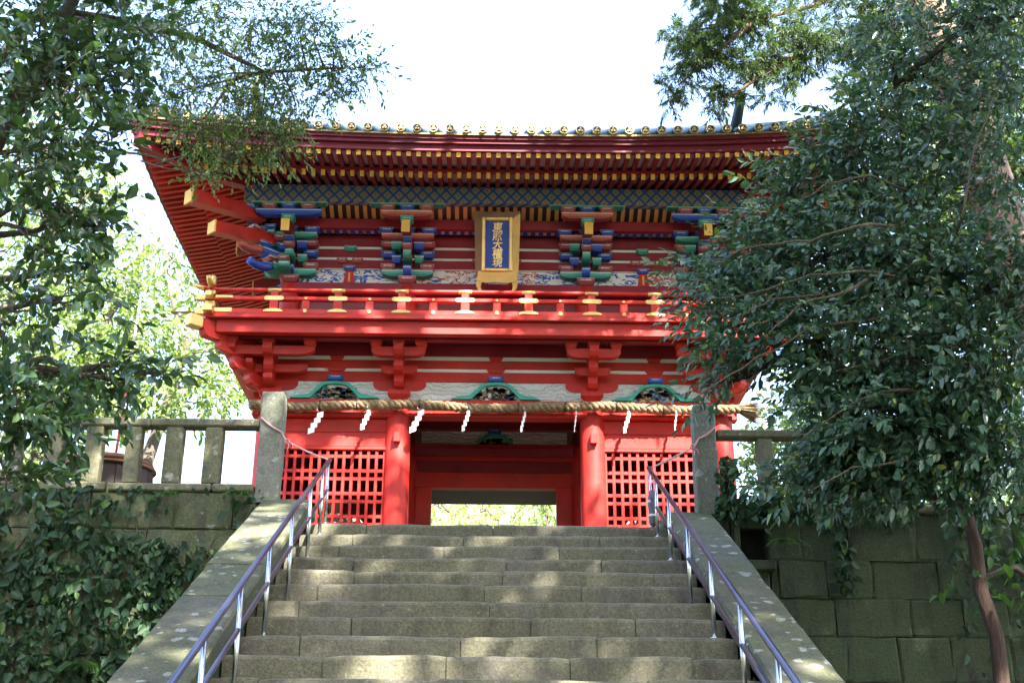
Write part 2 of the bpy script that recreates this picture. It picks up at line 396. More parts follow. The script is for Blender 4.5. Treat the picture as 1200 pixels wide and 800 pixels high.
stairs = thing('stone_stairs', (-.1, YT-NST*TREAD/2, ZB), 'wide mossy flight of worn stone steps rising to the gate', 'stairs', None, 'structure')
def stair_block(x0, x1, k, r):
    y = YT-k*TREAD; z = -k*RISE; mb = MB(); n = max(3, int((x1-x0)/.09)); P = []
    dz0, dz1 = r.uniform(-.008, .008), r.uniform(-.008, .008); dy = r.uniform(-.012, .012); ph = r.uniform(0, 20)
    for i in range(n+1):
        t = i/n; x = x0+(x1-x0)*t
        wz = dz0+(dz1-dz0)*t+.0025*math.sin(x*4.1+ph)+.0015*math.sin(x*13+ph*2)+r.uniform(-.003, .002)
        wy = dy+.008*math.sin(x*4+ph*1.7)+r.uniform(-.003, .003)
        e = .006 if i in (0, n) else 0
        P += [(x, y+wy+.004, z-RISE-.03), (x, y+wy, z-RISE*.5), (x, y+wy+e, z-.03+wz-e), (x, y+wy+.008+e, z-.010+wz-e), (x, y+wy+.030, z+wz-e), (x, y+TREAD+.05, z+.004+wz*.3-e)]
    F = [[i*6+j, (i+1)*6+j, (i+1)*6+j+1, i*6+j+1] for i in range(n) for j in range(5)]
    F += [[0, 1, 2, 3, 4, 5], [n*6+j for j in range(5, -1, -1)]]
    mb.add(P, F); return mb.build('stone_block', STEP, stairs)
r = random.Random(3)
for k in range(NST+1):
    x = SX0-.02; first = True
    while x < SX1-.05:
        wd = r.uniform(.7, 1.45)
        if first: wd = r.uniform(.3, .8); first = False
        e = x+wd
        if SX1-e < .3: e = SX1+.02
        stair_block(x, e-.006, k, r); x = e
# core under the treads, seen only as the dark of the joints
co = MB(); pr = [(YT+.05, ZB-.1)]
for k in range(NST, -1, -1): pr += [(YT-k*TREAD+.06, -(k+1)*RISE-.02), (YT-k*TREAD+.06, -k*RISE-.03)]
pr += [(YT+.5, -.03), (YT+.5, ZB-.1)]
co.prism(pr, SX0, SX1, lambda u, v, z: (v, u, z)); co.build('stair_core', JOINT, stairs)

# sloping cheek walls with coping slabs
SL = RISE/TREAD; ANG = math.atan(SL)
def cheek(label, x0, x1, ztop, seed):
    o = thing('stair_cheek_wall', ((x0+x1)/2, YT-NST*TREAD/2, ZB), label, 'wall')
    L = NST*TREAD+1.2
    mb = MB(); y1 = YT+.06
    zz = lambda y: ztop-.13+(y-y1)*SL if y < y1 else ztop-.13
    mb.prism([(y1+.35, ZB-.1), (y1+.35, ztop-.13), (y1, ztop-.13), (y1-L, zz(y1-L)), (y1-L, ZB-.1)], x0+.035, x1-.035, lambda u, v, z: (v, u, z)); mb.build('cheek_body', WALR, o)
    rr = random.Random(seed); y = y1
    # flat head slab then sloping slabs, each with its own edges
    cps = [(y1+.40, y1-.02)]
    MB().box(x0, x1, y1-.0, y1+.42, ztop-.128, ztop, ID, 0, .018).build('coping_slab', CAPS, o)
    while y > y1-L:
        ln = rr.uniform(.75, 1.2); e = y-ln
        dx = rr.uniform(-.006, .006); dz = rr.uniform(-.005, .005)
        n = 6; P = []
        for i in range(n+1):
            yy = y-.004+(e+.008-y)*i/n; zt = ztop+(yy-y1)*SL+dz; w = [rr.uniform(-.008, .008) for _ in range(4)]
            P += [(x0+dx+w[0], yy, zt-.13), (x0+dx+w[0]*.5, yy, zt-.022), (x0+.02+dx+w[1], yy, zt+w[2]*.4), (x1-.02+dx+w[1], yy, zt+w[3]*.4), (x1+dx+w[3]*.5, yy, zt-.022), (x1+dx, yy, zt-.13)]
        F = [[i*6+j, i*6+(j+1) % 6, (i+1)*6+(j+1) % 6, (i+1)*6+j] for i in range(n) for j in range(6)]+[list(range(6)), [n*6+j for j in range(5, -1, -1)]]
        MB().add(P, F).build('coping_slab', CAPS, o); y = e
    return o
cheek('sloping stone cheek wall with lichen spots on the left of the stairs, beside the ivy', -2.27, -1.80, .24, 5)
cheek('sloping stone cheek wall with lichen spots on the right of the stairs, by the dark drain', 1.60, 2.05, .15, 6)

# ------------------------------------------------------------------ retaining walls
def ret_wall(label, x0, x1, ztop, mat, seed, rough, hole=None, yb=-4.52):
    o = thing('retaining_wall', ((x0+x1)/2, yb, ZB), label, 'wall')
    BAT = .06
    mb = MB(); mb.prism([(yb+.10, ztop-.04), (yb+.10-BAT*(ztop-ZB), ZB-.1), (yb+.34, ZB-.1), (yb+.34, ztop-.04)], x0, x1, lambda u, v, z: (v, u, z))
    if not hole: mb.build('wall_core', JOINT, o)
    else:
        hx0, hx1, hz0, hz1 = hole
        for a, b, c, d in ((x0, hx0, ZB, ztop-.04), (hx1, x1, ZB, ztop-.04), (hx0, hx1, ZB, hz0-.02), (hx0, hx1, hz1+.02, ztop-.04)):
            m2 = MB(); Y = lambda z: yb+.10-BAT*(ztop-z)
            m2.prism([(Y(d), d), (Y(c), c), (yb+.34, c), (yb+.34, d)], a, b, lambda u, v, z: (v, u, z)); m2.build('wall_core', JOINT, o)
        bx('drain_back', JOINT, o, hx0-.1, hx1+.1, yb+.30, yb+.38, hz0-.1, hz1+.1, 0)
    rr = random.Random(seed); z = ztop
    while z > ZB-.2:
        h = rr.uniform(.34, .47); x = x0+rr.uniform(-.3, 0)
        while x < x1:
            wd = rr.uniform(.40, .72) if rough < .5 else rr.uniform(.35, .9)
            a, b, c, d = max(x, x0), min(x+wd, x1), z-h, z
            x += wd
            if b-a < .06: continue
            parts = [(a, b, c, d)]
            if hole and b > hole[0] and a < hole[1] and d > hole[2] and c < hole[3]:
                parts = [(a, hole[0]-.01, c, d), (hole[1]+.01, b, c, d), (max(a, hole[0]), min(b, hole[1]), c, hole[2]-.01), (max(a, hole[0]), min(b, hole[1]), hole[3]+.01, d)]
                parts = [p for p in parts if p[1]-p[0] > .04 and p[3]-p[2] > .04]
            for (a, b, c, d) in parts:
                gp = .0025; NX, NZ = 4, 4; P = []; off = rr.uniform(-.012, .010)
                for i in range(NX+1):
                    for j in range(NZ+1):
                        u = a+gp+(b-a-2*gp)*(0, .05, .5, .95, 1)[i]; zz = c+gp+(d-c-2*gp)*(0, .06, .5, .94, 1)[j]
                        ed = (i in (0, NX))+(j in (0, NZ))
                        y = yb-BAT*(ztop-zz)+off+rr.uniform(-.006, .006)*(1+rough*2)+(.006+.004*rough if ed else 0)+(.012*rr.random() if ed == 2 else 0)
                        P.append((u+rr.uniform(-.005, .005), y, zz+rr.uniform(-.005, .005)))
                F = [[i*(NZ+1)+j, (i+1)*(NZ+1)+j, (i+1)*(NZ+1)+j+1, i*(NZ+1)+j+1] for i in range(NX) for j in range(NZ)]
                B = [i*(NZ+1) for i in range(NX+1)]+[NX*(NZ+1)+j for j in range(1, NZ+1)]+[i*(NZ+1)+NZ for i in range(NX-1, -1, -1)]+[j for j in range(NZ-1, 0, -1)]
                nb = len(P); P += [(P[k][0], yb+.12-BAT*(ztop-P[k][2]), P[k][2]) for k in B]
                F += [[B[k], B[(k+1) % len(B)], nb+(k+1) % len(B), nb+k] for k in range(len(B))]
                MB().add(P, F).build('wall_stone', mat, o)
        z -= h
    return o
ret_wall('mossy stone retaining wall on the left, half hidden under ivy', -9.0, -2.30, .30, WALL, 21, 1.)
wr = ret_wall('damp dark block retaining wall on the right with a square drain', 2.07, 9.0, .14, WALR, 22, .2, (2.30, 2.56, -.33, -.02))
# drain: stone lip under the opening
bx('drain_lip', WALR, wr, 2.26, 2.60, -4.68, -4.45, -.44, -.345, .012)
bx('drain_jamb', WALR, wr, 2.235, 2.295, -4.60, -4.40, -.335, -.01, .01)

# ------------------------------------------------------------------ gate posts and stone fences
def stone_post(label, x0, x1, z0, z1, y0, y1, seed):
    o = thing('stone_post', ((x0+x1)/2, (y0+y1)/2, z0), label, 'post', 'tall stone posts at the head of the stairs')
    rr = random.Random(seed); NZ = 9; P = []
    for i in range(NZ+1):
        z = z0+(z1-z0)*i/NZ; c = .016
        for (sx, sy) in ((0, 0), (1, 0), (1, 1), (0, 1)):
            X, Y = (x0, x1)[sx], (y0, y1)[sy]; ix, iy = (1, -1)[sx], (1, -1)[sy]
            j = lambda: rr.uniform(-.004, .004)
            a, b = (X+ix*c+j(), Y+j()), (X+j(), Y+iy*c+j())
            P += [(*q, z) for q in ((b, a) if (sx, sy) in ((0, 0), (1, 1)) else (a, b))]
    F = [[i*8+k, i*8+(k+1) % 8, (i+1)*8+(k+1) % 8, (i+1)*8+k] for i in range(NZ) for k in range(8)]
    P2 = [(p[0]*.93+(x0+x1)/2*.07, p[1]*.93+(y0+y1)/2*.07, z1+.02) for p in P[NZ*8:]]; b = len(P); P += P2
    F += [[NZ*8+k, NZ*8+(k+1) % 8, b+(k+1) % 8, b+k] for k in range(8)]+[[b+k for k in range(8)]]
    MB().add(P, F).build('shaft', POST, o)
    return o
stone_post('tall square stone post left of the stairs with a cord tied round it', -2.335, -2.113, .20, 1.30, -4.55, -4.33, 1)
stone_post('tall square stone post right of the stairs with ivy at its foot', 1.916, 2.134, .12, 1.21, -4.55, -4.33, 2)

def fence(label, xa, xb, zb, zt, xs, seed, mat):
    o = thing('stone_fence', ((xa+xb)/2, -4.44, zb), label, 'fence'); rr = random.Random(seed)
    x = xa
    while x < xb:                                     # base course
        e = min(x+rr.uniform(.7, 1.1), xb); MB().box(x+.004, e-.004, -4.56, -4.32, zb-.085+.0, zb+rr.uniform(-.01, .005), ID, 0, .015).build('base_stone', mat, o); x = e
    x = xa
    while x < xb:
        e = min(x+1.9, xb); MB().box(x+.003, e-.003, -4.53, -4.36, zt-.085, zt+rr.uniform(-.006, .004), ID, 0, .014).build('top_rail', mat, o); x = e
    for c in xs:
        h = .078+rr.uniform(-.008, .008); t = rr.uniform(-.012, .012); mb = MB()
        mb.box(c-h, c+h, -4.52, -4.37, zb+.001, zt-.088, lambda u, v, z, t=t: (u+t*(z-zb), v, z), 0, .012); mb.build('baluster', mat, o)
    return o
fence('weathered stone balustrade on the left wall with thick square balusters', -7.2, -2.345, .385, 1.045, [-2.78-.385*i for i in range(12)], 4, FENC)
fence('shaded stone balustrade on the right wall behind glossy leaves', 2.14, 7.2, .235, .985, [2.62+.42*i for i in range(11)], 8, FENC)

# ------------------------------------------------------------------ handrails
def handrail(label, X, ytop, dtop, dlow, ys, side):
    o = thing('handrail', (X, ytop-2.5, -2.4), label, 'handrail')
    zn = lambda y: (y-YT)*SL if y < YT else 0
    hi = lambda y: dtop+(y-YT)*SL; lo = lambda y: dlow+(y-YT)*SL
    yb = YT-NST*TREAD+.3
    MB().tube([(X, ytop+.03, hi(ytop+.03)), (X, ytop, hi(ytop)), (X, yb, hi(yb)), (X, yb-.12, hi(yb)-.16)], .021, 12).build('top_rail', RAILM, o)
    MB().tube([(X, ytop+.0, lo(ytop)), (X, yb, lo(yb))], .0165, 10).build('lower_rail', RAILM, o)
    for y in ys:
        k = max(0, math.ceil((YT-y)/TREAD-1e-6)); zb = -k*RISE
        mb = MB().tube([(X, y, zb), (X, y, hi(y))], .0165, 10); mb.lathe([(.034, 0), (.034, .006), (.02, .012)], 12, (X, y, zb+.004)); mb.build('rail_post', STEEL, o)
    return o
LX, RX = -1.655, 1.475
handrail('steel handrail with two worn rails on the left side of the steps', LX, -4.40, .585, .30, [-4.46, -4.83]+[-5.55-.95*i for i in range(9)], -1)
handrail('steel handrail with two worn rails on the right side of the steps', RX, -4.40, .53, .25, [-4.46, -4.86]+[-5.62-.95*i for i in range(9)], 1)

# ================================================================== the gate
gate = thing('temple_gate', (0, 2.2, 0), 'two-storey vermilion temple gate with balcony and tiled roof at the stair head', 'gate')
G = gate
CX = [-3.05, -1.31, 1.31, 3.05]; YM, YK = 2.0, 4.4
bx('stone_plinth', FENC, G, -3.6, 3.6, -.5, YK+.5, -.02, .12, .02)
for X in CX:
    for Y in (0, YM, YK):
        MB().lathe([(.175, .12), (.175, .5), (.170, 1.6), (.164, 2.5), (.150, 2.70), (.135, 2.79)], 28, (X, Y, 0)).build('column', RED, G)
        if Y == 0: MB().lathe([(.26, .12), (.26, .17), (.22, .21)], 24, (X, Y, 0)).build('column_base', FENC, G)
# small pegged nose on the two centre columns
for X in (-1.31, 1.31): bx('beam_nose', RED, G, X-.045, X+.045, -.235, -.16, 2.16, 2.30, .008)
# head beams
for Y in (0, YM, YK):
    bx('head_beam', RED, G, -3.28, 3.28, Y-.085, Y+.085, 2.545, 2.80, .012)
bx('beam_moulding', RED, G, -3.2, 3.2, -.13, -.09, 2.545, 2.60, .008)
for X in (-3.05, 3.05): bx('head_beam', RED, G, X-.084, X+.084, .1, YK-.1, 2.55, 2.798, .012)
# side bays: boards and lattice
LXR = [(-2.885, -1.475), (1.475, 2.885)]
for a, b in LXR:
    bx('upper_panel', RED, G, a-.02, b+.02, -.015, .03, 2.352, 2.54, .006)
    bx('upper_panel', RED, G, a-.02, b+.02, -.03, .03, 2.145, 2.346, .008)
    lat = bx('lattice_head', RED, G, a-.02, b+.02, -.06, .03, 2.095, 2.14, .006)
    n = 13; pit = (b-a)/n
    vb = MB().box(-.019, .019, -.030, .012, .30, 2.095, ID, 0, .003).mesh('lattice_upright', RED)
    for i in range(n+1): inst('lattice_upright', vb, G, (a+pit*i, -.004, 0))
    hb = MB().box(0, b-a, -.022, .006, -.0225, .0225, ID, 0, .003).mesh('lattice_bar', RED)
    z = 2.095; rows = [.063, .155]; i = 0
    while z > .42:
        z -= rows[i % 2]; inst('lattice_bar', hb, G, (a, -.008, z-.0225)); z -= .045; i += 1
    bx('sill_beam', RED, G, a-.02, b+.02, -.07, .05, .14, .30, .01)
    # niche behind the lattice
    xo = -3.03 if a < 0 else 3.03
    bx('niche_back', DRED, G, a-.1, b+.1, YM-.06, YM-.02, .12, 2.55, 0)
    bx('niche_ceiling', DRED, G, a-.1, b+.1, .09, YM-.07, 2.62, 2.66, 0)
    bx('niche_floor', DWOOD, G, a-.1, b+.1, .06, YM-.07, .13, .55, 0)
for X in (-1.31, 1.31):
    bx('partition', RED, G, X-.03, X+.03, .14, YM-.14, .12, 2.55, .004)
    bx('partition', RED, G, X-.03, X+.03, YM+.14, YK-.14, .12, 2.55, .004)
for X in (-3.05, 3.05):
    bx('side_wall', RED, G, X-.04, X+.04, .14, YM-.14, .12, 2.55, .004)
    bx('side_wall', RED, G, X-.04, X+.04, YM+.14, YK-.14, .12, 2.55, .004)
for a, b in LXR: bx('rear_wall', RED, G, a-.02, b+.02, YK-.04, YK+.04, .12, 2.55, .004)

# passage: inner doorway frame
for s in (-1, 1): bx('door_jamb', RED, G, s*.925, s*1.16, YM-.07, YM+.07, .12, 2.345, .01)
bx('door_lintel', RED, G, -1.18, 1.18, YM-.09, YM+.09, 2.125, 2.36, .012)
bx('transom_board', HAZERED, G, -1.18, 1.18, YM-.02, YM+.03, 2.36, 2.56, .004)
bx('transom_beam', HAZERED, G, -1.18, 1.18, YM-.14, YM-.02, 2.60, 2.735, .01)
bx('door_soffit', DWOOD, G, -1.2, 1.2, YM+.095, YM+.92, 2.13, 2.19, .004)
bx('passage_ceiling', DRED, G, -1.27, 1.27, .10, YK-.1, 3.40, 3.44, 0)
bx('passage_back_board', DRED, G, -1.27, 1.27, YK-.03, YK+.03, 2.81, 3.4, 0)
for X in (-1.31, 1.31): bx('passage_side', HAZERED, G, X-.035, X+.035, .10, YK-.1, 2.801, 3.4, 0)

# frog-leg strut in a white carved panel
def arcpts(pts, n=6):                                   # Catmull-Rom
    P = [Vector((*p, 0)) for p in pts]; o = []
    for i in range(len(P)-1):
        p0, p1, p2, p3 = P[max(i-1, 0)], P[i], P[i+1], P[min(i+2, len(P)-1)]
        for k in range(n):
            t = k/n; q = .5*((2*p1)+(p2-p0)*t+(2*p0-5*p1+4*p2-p3)*t*t+(3*p1-p0-3*p2+p3)*t**3); o.append((q.x, q.y))
    o.append(pts[-1]); return o
def kaerumata(cx, Y, z0, h, hw, pm):
    outer = arcpts([(-hw, 0), (-hw*.86, .035*h/.24), (-hw*.62, .05*h/.24), (-hw*.47, h*.48), (-hw*.30, h*.88), (0, h)])
    outer = outer+[(-x, z) for x, z in outer[-2::-1]]
    inner = arcpts([(-hw*.56, -.0), (-hw*.40, h*.40), (-hw*.24, h*.74), (0, h*.82)]); inner = inner+[(-x, z) for x, z in inner[-2::-1]]
    mb = MB(); n = min(len(outer), len(inner)); 
    def res(L, m):
        d = [0]
        for a, b in zip(L, L[1:]): d.append(d[-1]+math.hypot(b[0]-a[0], b[1]-a[1]))
        r_ = []
        for i in range(m):
            t = d[-1]*i/(m-1); j = max(k for k in range(len(d)) if d[k] <= t+1e-9); j = min(j, len(L)-2)
            q = (t-d[j])/(d[j+1]-d[j]+1e-9); r_.append((L[j][0]+(L[j+1][0]-L[j][0])*q, L[j][1]+(L[j+1][1]-L[j][1])*q))
        return r_
    m = 33; A, B = res(outer, m), res(inner, m); P = []
    for (a, b) in zip(A, B): P += [(cx+a[0], Y-.05, z0+a[1]), (cx+b[0], Y-.05, z0+b[1]), (cx+a[0], Y, z0+a[1]), (cx+b[0], Y, z0+b[1])]
    F = []
    for i in range(m-1):
        q = i*4; F += [[q, q+4, q+5, q+1], [q, q+2, q+6, q+4], [q+1, q+5, q+7, q+3]]
    F += [[0, 1, 3, 2], [(m-1)*4, (m-1)*4+2, (m-1)*4+3, (m-1)*4+1]]
    fr = mb.add(P, F).build('frog_leg_strut', TEAL, pm)
    # carved filling: lumpy relief
    rr = random.Random(int(cx*100)+5); cv = MB(); k = 0
    while k < 34:
        x = rr.uniform(-hw*.46, hw*.46); z = rr.uniform(.01, h*.76)
        lim = max([b[1] for b in B if abs(b[0]-x) < hw*.05]+[0])
        if z > lim-.018: continue
        r_ = rr.uniform(.018, .038); sx, sz = rr.uniform(.9, 2.2), rr.uniform(.6, 1.)
        cv.lathe([(.001, -r_*.5), (r_*.7, -r_*.1), (r_, .0)], 7, (0, 0, 0), 'y')
        nv = 21; L = len(cv.v)
        for i in range(L-nv, L):
            p = cv.v[i]; cv.v[i] = (cx+x+p[0]*sx, Y-.022+p[1], z0+z+p[2]*sz)
        k += 1
    tag(cv.build('carved_figure', POLYC, fr), kind='stuff')
    bx('block', BLK['b'], fr, cx-.10, cx+.10, Y-.10, Y+.0, z0+h-.002, z0+h+.062, .008)
    return fr
bays = [(-3.05, -1.31), (-1.31, 1.31), (1.31, 3.05)]
for a, b in bays:
    pn = bx('carved_panel', CARVE, G, a+.05, b-.05, -.05, .045, 2.802, 3.06, 0)
    kaerumata((a+b)/2, -.052, 2.81, .25, .60, G)
    bx('backing_board', POLYC, pn, (a+b)/2-.29, (a+b)/2+.29, -.056, -.0505, 2.812, 2.97, 0)
pn = bx('carved_panel', CARVE, G, -1.1, 1.1, YM+.012, YM+.045, 2.74, 3.02, 0)
kaerumata(0, YM+.012, 2.75, .225, .52, G)
bx('backing_board', POLYC, pn, -.28, .28, YM+.006, YM+.0115, 2.75, 2.92, 0)
bx('inner_beam', HAZERED, G, -1.27, 1.27, YM-.07, YM+.07, 3.03, 3.39, .01)
# lower wall: beams and plaster slits above the frieze
bx('wall_plaster', WHITE, G, -3.02, 3.02, -.045, .05, 3.061, 3.615, 0)
for z0, z1, y in ((3.062, 3.208, -.035), (3.258, 3.378, -.032), (3.438, 3.62, -.03)):
    bx('wall_beam', HAZERED if z0 > 3.4 else RED, G, -3.12, 3.12, y-.03, .03, z0, z1, .008)
for a, b in bays:
    c = (a+b)/2
    for dz0, dz1, hw in ((3.206, 3.254, .13), (3.373, 3.431, .10)):
        mb = MB(); mb.prism([(c-hw*.72, dz0), (c+hw*.72, dz0), (c+hw, dz1), (c-hw, dz1)], -.075, -.046); mb.build('strut_block', RED, G)
    if b-a > 2: continue
def hijiki(L, z0, h):                                  # bracket arm profile
    return [(-L, z0+h), (L, z0+h), (L, z0+h*.52), (L*.93, z0+h*.28), (L*.80, z0+h*.08), (L*.62, z0), (-L*.62, z0), (-L*.80, z0+h*.08), (-L*.93, z0+h*.28), (-L, z0+h*.52)]
def frame(X, Y, a, dz=0.):                                    # local u to the side, v outwards, turned by a about the column
    c, s = math.cos(a), math.sin(a)
    return lambda u, v, z: (X+u*c+v*s, Y+u*s-v*c, z+dz)
def fwd(v0, v1, z0, h, w):                             # forward arm: profile in (v, z)
    return [(v0, z0+h), (v1, z0+h), (v1, z0+h*.45), (v1-.035, z0+h*.12), (v1-.09, z0), (v0, z0)]
def low_bracket(X, Y, a, corner=False):
    T = frame(X, Y, a, .0035 if a else 0.); TV = lambda u, v, z: T(v, u, z)
    mb = MB(); w = .062
    # forward stack in three tiers
    mb.prism(fwd(0, .26, 2.93, .14, w), -w, w, TV)
    mb.prism(fwd(0, .44, 3.09, .15, w), -w, w, TV)
    mb.prism(fwd(0, .60, 3.26, .16, w), -w, w, TV)
    o = mb.build('bracket', RED, G)
    MB().frustum(0, .0, 2.795, 2.925, .15+(.004 if a else 0), .15+(.004 if a else 0), T).build('bearing_block', RED, o)
    MB().prism(hijiki(.36, 2.93, .135), -.055, .07, T).build('bracket_arm', RED, o)
    if not corner:
        MB().prism(hijiki(.36, 3.265, .125), .42, .53, T).build('bracket_arm', RED, o)
        MB().prism(hijiki(.24, 3.10, .11), .20, .29, T).build('bracket_arm', RED, o)
    for u, v, z in ((0, .22, 3.07), (0, .40, 3.24), (-.30, 0, 3.07), (.30, 0, 3.07)):
        MB().frustum(u, v, z-.005, z+.05, .07, .06, T).build('bearing_block', RED, o)
    for u in ((-.30, 0, .30) if not corner else (0,)): MB().frustum(u, .475, 3.393, 3.485, .078, .08, T).build('bearing_block', RED, o)
    return o
for X in CX: low_bracket(X, 0, 0, abs(X) > 2)
for s in (-1, 1):
    low_bracket(s*3.05, 0, s*math.pi/2, True)
    for Y in (YM, YK): low_bracket(s*3.05, Y, s*math.pi/2)
    o = None
    T = frame(s*3.05, 0, s*math.pi/4, -.004); TV = lambda u, v, z, T=T: T(v, u, z)
    mb = MB()
    for k, (v1, z0) in enumerate(((.42, 2.93), (.68, 3.09), (.92, 3.26), (1.18, 3.40))): mb.prism(fwd(0, v1, z0, .15, .06), -.065, .065, TV)
    o = mb.build('corner_bracket', RED, G)
    for v, z in ((.38, 3.07), (.62, 3.24), (.86, 3.41)): MB().frustum(0, v, z, z+.05, .08, .08, T).build('bearing_block', RED, o)
    for a_, L_ in ((0, .62), (s*math.pi/2, .62)):        # long arms crossing at the corner in both directions
        T2 = frame(s*3.05, 0, a_, .009 if a_ else .006)
        MB().prism(hijiki(L_, 3.265, .12), .425, .525, T2).build('bracket_arm', RED, o)
        for u in (-.55, .55): MB().frustum(u, .475, 3.39, 3.485, .078, .078, T2).build('bearing_block', RED, o)
        MB().prism(hijiki(.50, 3.10, .11), .20, .29, T2).build('bracket_arm', RED, o)
# balcony joists and floor
BX, BY = 3.88, -.83; BYB = YK+.83
def ring(name, mat, par, d, z0, z1, t, c=.008):          # four bars round the gate at offset d, mitred by butting
    x, y0, y1 = 3.05+d, -d, YK+d
    bx(name, mat, par, -x, x, y0-t, y0, z0, z1, c); bx(name, mat, par, -x, x, y1, y1+t, z0, z1, c)
    bx(name, mat, par, -x-.001, -x+t-.001, y0+.001, y1-.001, z0+.001, z1-.001, c); bx(name, mat, par, x-t+.001, x+.001, y0+.001, y1-.001, z0+.001, z1-.001, c)
ring('through_beam', HAZERED, G, .43, 3.487, 3.60, .11)
ring('edge_beam', RED, G, .66, 3.475, 3.66, .12)
bx('balcony_floor', HAZERED, G, -BX+.02, BX-.02, BY+.02, BYB-.02, 3.662, 3.70, .006)
ring('floor_edge', RED, G, .80, 3.655, 3.712, .06)
# soffit boards under the balcony
bx('balcony_soffit', HAZERED, G, -3.66, 3.66, -.64, .03, 3.625, 3.655, 0)
for s in (-1, 1): bx('balcony_soffit', HAZERED, G, s*3.12, s*3.66, .04, YK+.6, 3.626, 3.656, 0)
# corner beam noses with gilded shoes
for s in (-1, 1):
    T = frame(s*3.05, 0, s*math.pi/4)
    o = MB().box(-.06, .06, .4, 1.27, 3.49, 3.64, T, 0, .01).build('corner_beam', RED, G)
    MB().box(-.068, .068, 1.20, 1.40, 3.48, 3.648, T, 0, .012).build('gilded_shoe', GOLD, o)
    bx('gutter_rod', DRED, G, s*3.9, s*4.32, -.80, -.78, 3.735, 3.755, 0)

# ------------------------------------------------------------------ balustrade
RY = -.78; RXX = 3.81
sides = [((0, RY), 0, RXX), ((-RXX, (YK)/2), -math.pi/2, YK/2+.78), ((RXX, YK/2), math.pi/2, YK/2+.78)]
for (c, a, L) in sides:
    T = frame(c[0], c[1], a)
    rt = MB().box(-L-.16, L+.16, -.055, .055, 3.713, 3.795, T, 0, .01).build('ground_rail', RED, G)
    rm = MB().box(-L-.16, L+.16, -.035, .035, 3.925, 3.985, T, 0, .012).build('middle_rail', RED, G)
    pts = []
    for i in range(41):
        u = -L-.22+(2*L+.44)*i/40; k = max(0, abs(u)-L+.05)/.27
        pts.append(T(u, 0, 4.085+.07*k*k))
    rp = MB().tube(pts, .028, 10).build('top_rail', RED, G)
    if a: n = 7
    else: n = 8
    sp = .848
    us = [(i-(n-1)/2)*sp for i in range(n)] if not a else [(i-2.5)*.80 for i in range(6)]
    for u in us:
        MB().box(u-.057, u+.057, -.04, .04, 3.796, 3.924, T, 0, .006).build('rail_post', RED, rm)
        MB().box(u-.050, u+.050, -.03, .03, 3.986, 4.062, T, 0, .006).build('rail_post', RED, rm)
        # gilded fittings
        pts = [(math.cos(t)*.13, 3.752+math.sin(t)*.045) for t in [math.pi*i/10 for i in range(11)]]
        MB().prism([(u+x, z) for x, z in pts], .056, .064, T).build('gilded_plate', GOLD, rt)
        pl = [(.10+.03*math.cos(t), .03*math.sin(t)) for t in [-math.pi/2+math.pi*i/6 for i in range(7)]]; pl += [(-x, -z) for x, z in pl]
        MB().prism([(u+x, 3.955+z) for x, z in pl], .036, .045, T).build('gilded_plate', GOLD, rm)
        MB().lathe([(.0285, -.075), (.0315, -.07), (.0315, .07), (.0285, .075)], 10, (0, 0, 0), 'x').v
        q = MB().tube([T(u-.09, 0, 4.085), T(u+.09, 0, 4.085)], .0305, 10); q.build('gilded_sleeve', GOLD, rp)
    um = [u+sp/2 for u in us[:-1]] if not a else [u+.40 for u in us[:-1]]
    for u in um:
        MB().box(u-.052, u+.052, -.035, .035, 3.796, 3.924, T, 0, .006).build('short_post', RED, rm)
        for z, r_ in ((3.765, .026), (3.955, .018)):
            MB().prism([(u+r_*math.cos(k*math.pi/5), z+r_*math.sin(k*math.pi/5)) for k in range(10)], .055 if z < 3.9 else .036, .066 if z < 3.9 else .046, T).build('gilded_stud', GOLD, rt)
    for s in (-1, 1):
        for (z0, z1, w, par) in ((3.705, 3.803, .063, rt), (3.917, 3.993, .043, rm)):
            MB().box(s*(L+.06), s*(L+.19), -w, w, z0, z1, T, 0, .01).build('gilded_shoe', GOLD, par)
            MB().box(s*(L-.30), s*(L-.06), -w-.003, w+.003, z0+.03, z1, T, 0, .01).build('gilded_plate', GOLD, par)
        MB().tube([T(s*(L+.10), 0, 4.095), T(s*(L+.17), 0, 4.118), T(s*(L+.25), 0, 4.165)], .034, 10).build('gilded_tip', GOLD, rp)
for s in (-1, 1):
    o = MB().lathe([(.042, 3.713), (.042, 4.18), (.050, 4.19), (.052, 4.235), (.040, 4.27), (.02, 4.29), (.004, 4.295)], 14, (s*RXX, RY, 0)).build('corner_post', RED, G)
    bx('gilded_collar', GOLD, o, s*RXX-.065, s*RXX+.065, RY-.065, RY+.065, 3.81, 3.90, .01)
    bx('gilded_collar', GOLD, o, s*RXX-.06, s*RXX+.06, RY-.06, RY+.06, 3.995, 4.06, .01)
    MB().lathe([(.0425, 4.14), (.053, 4.15), (.056, 4.235), (.042, 4.275), (.02, 4.296), (.004, 4.301)], 14, (s*RXX, RY, 0)).build('gilded_cap', GOLD, o)

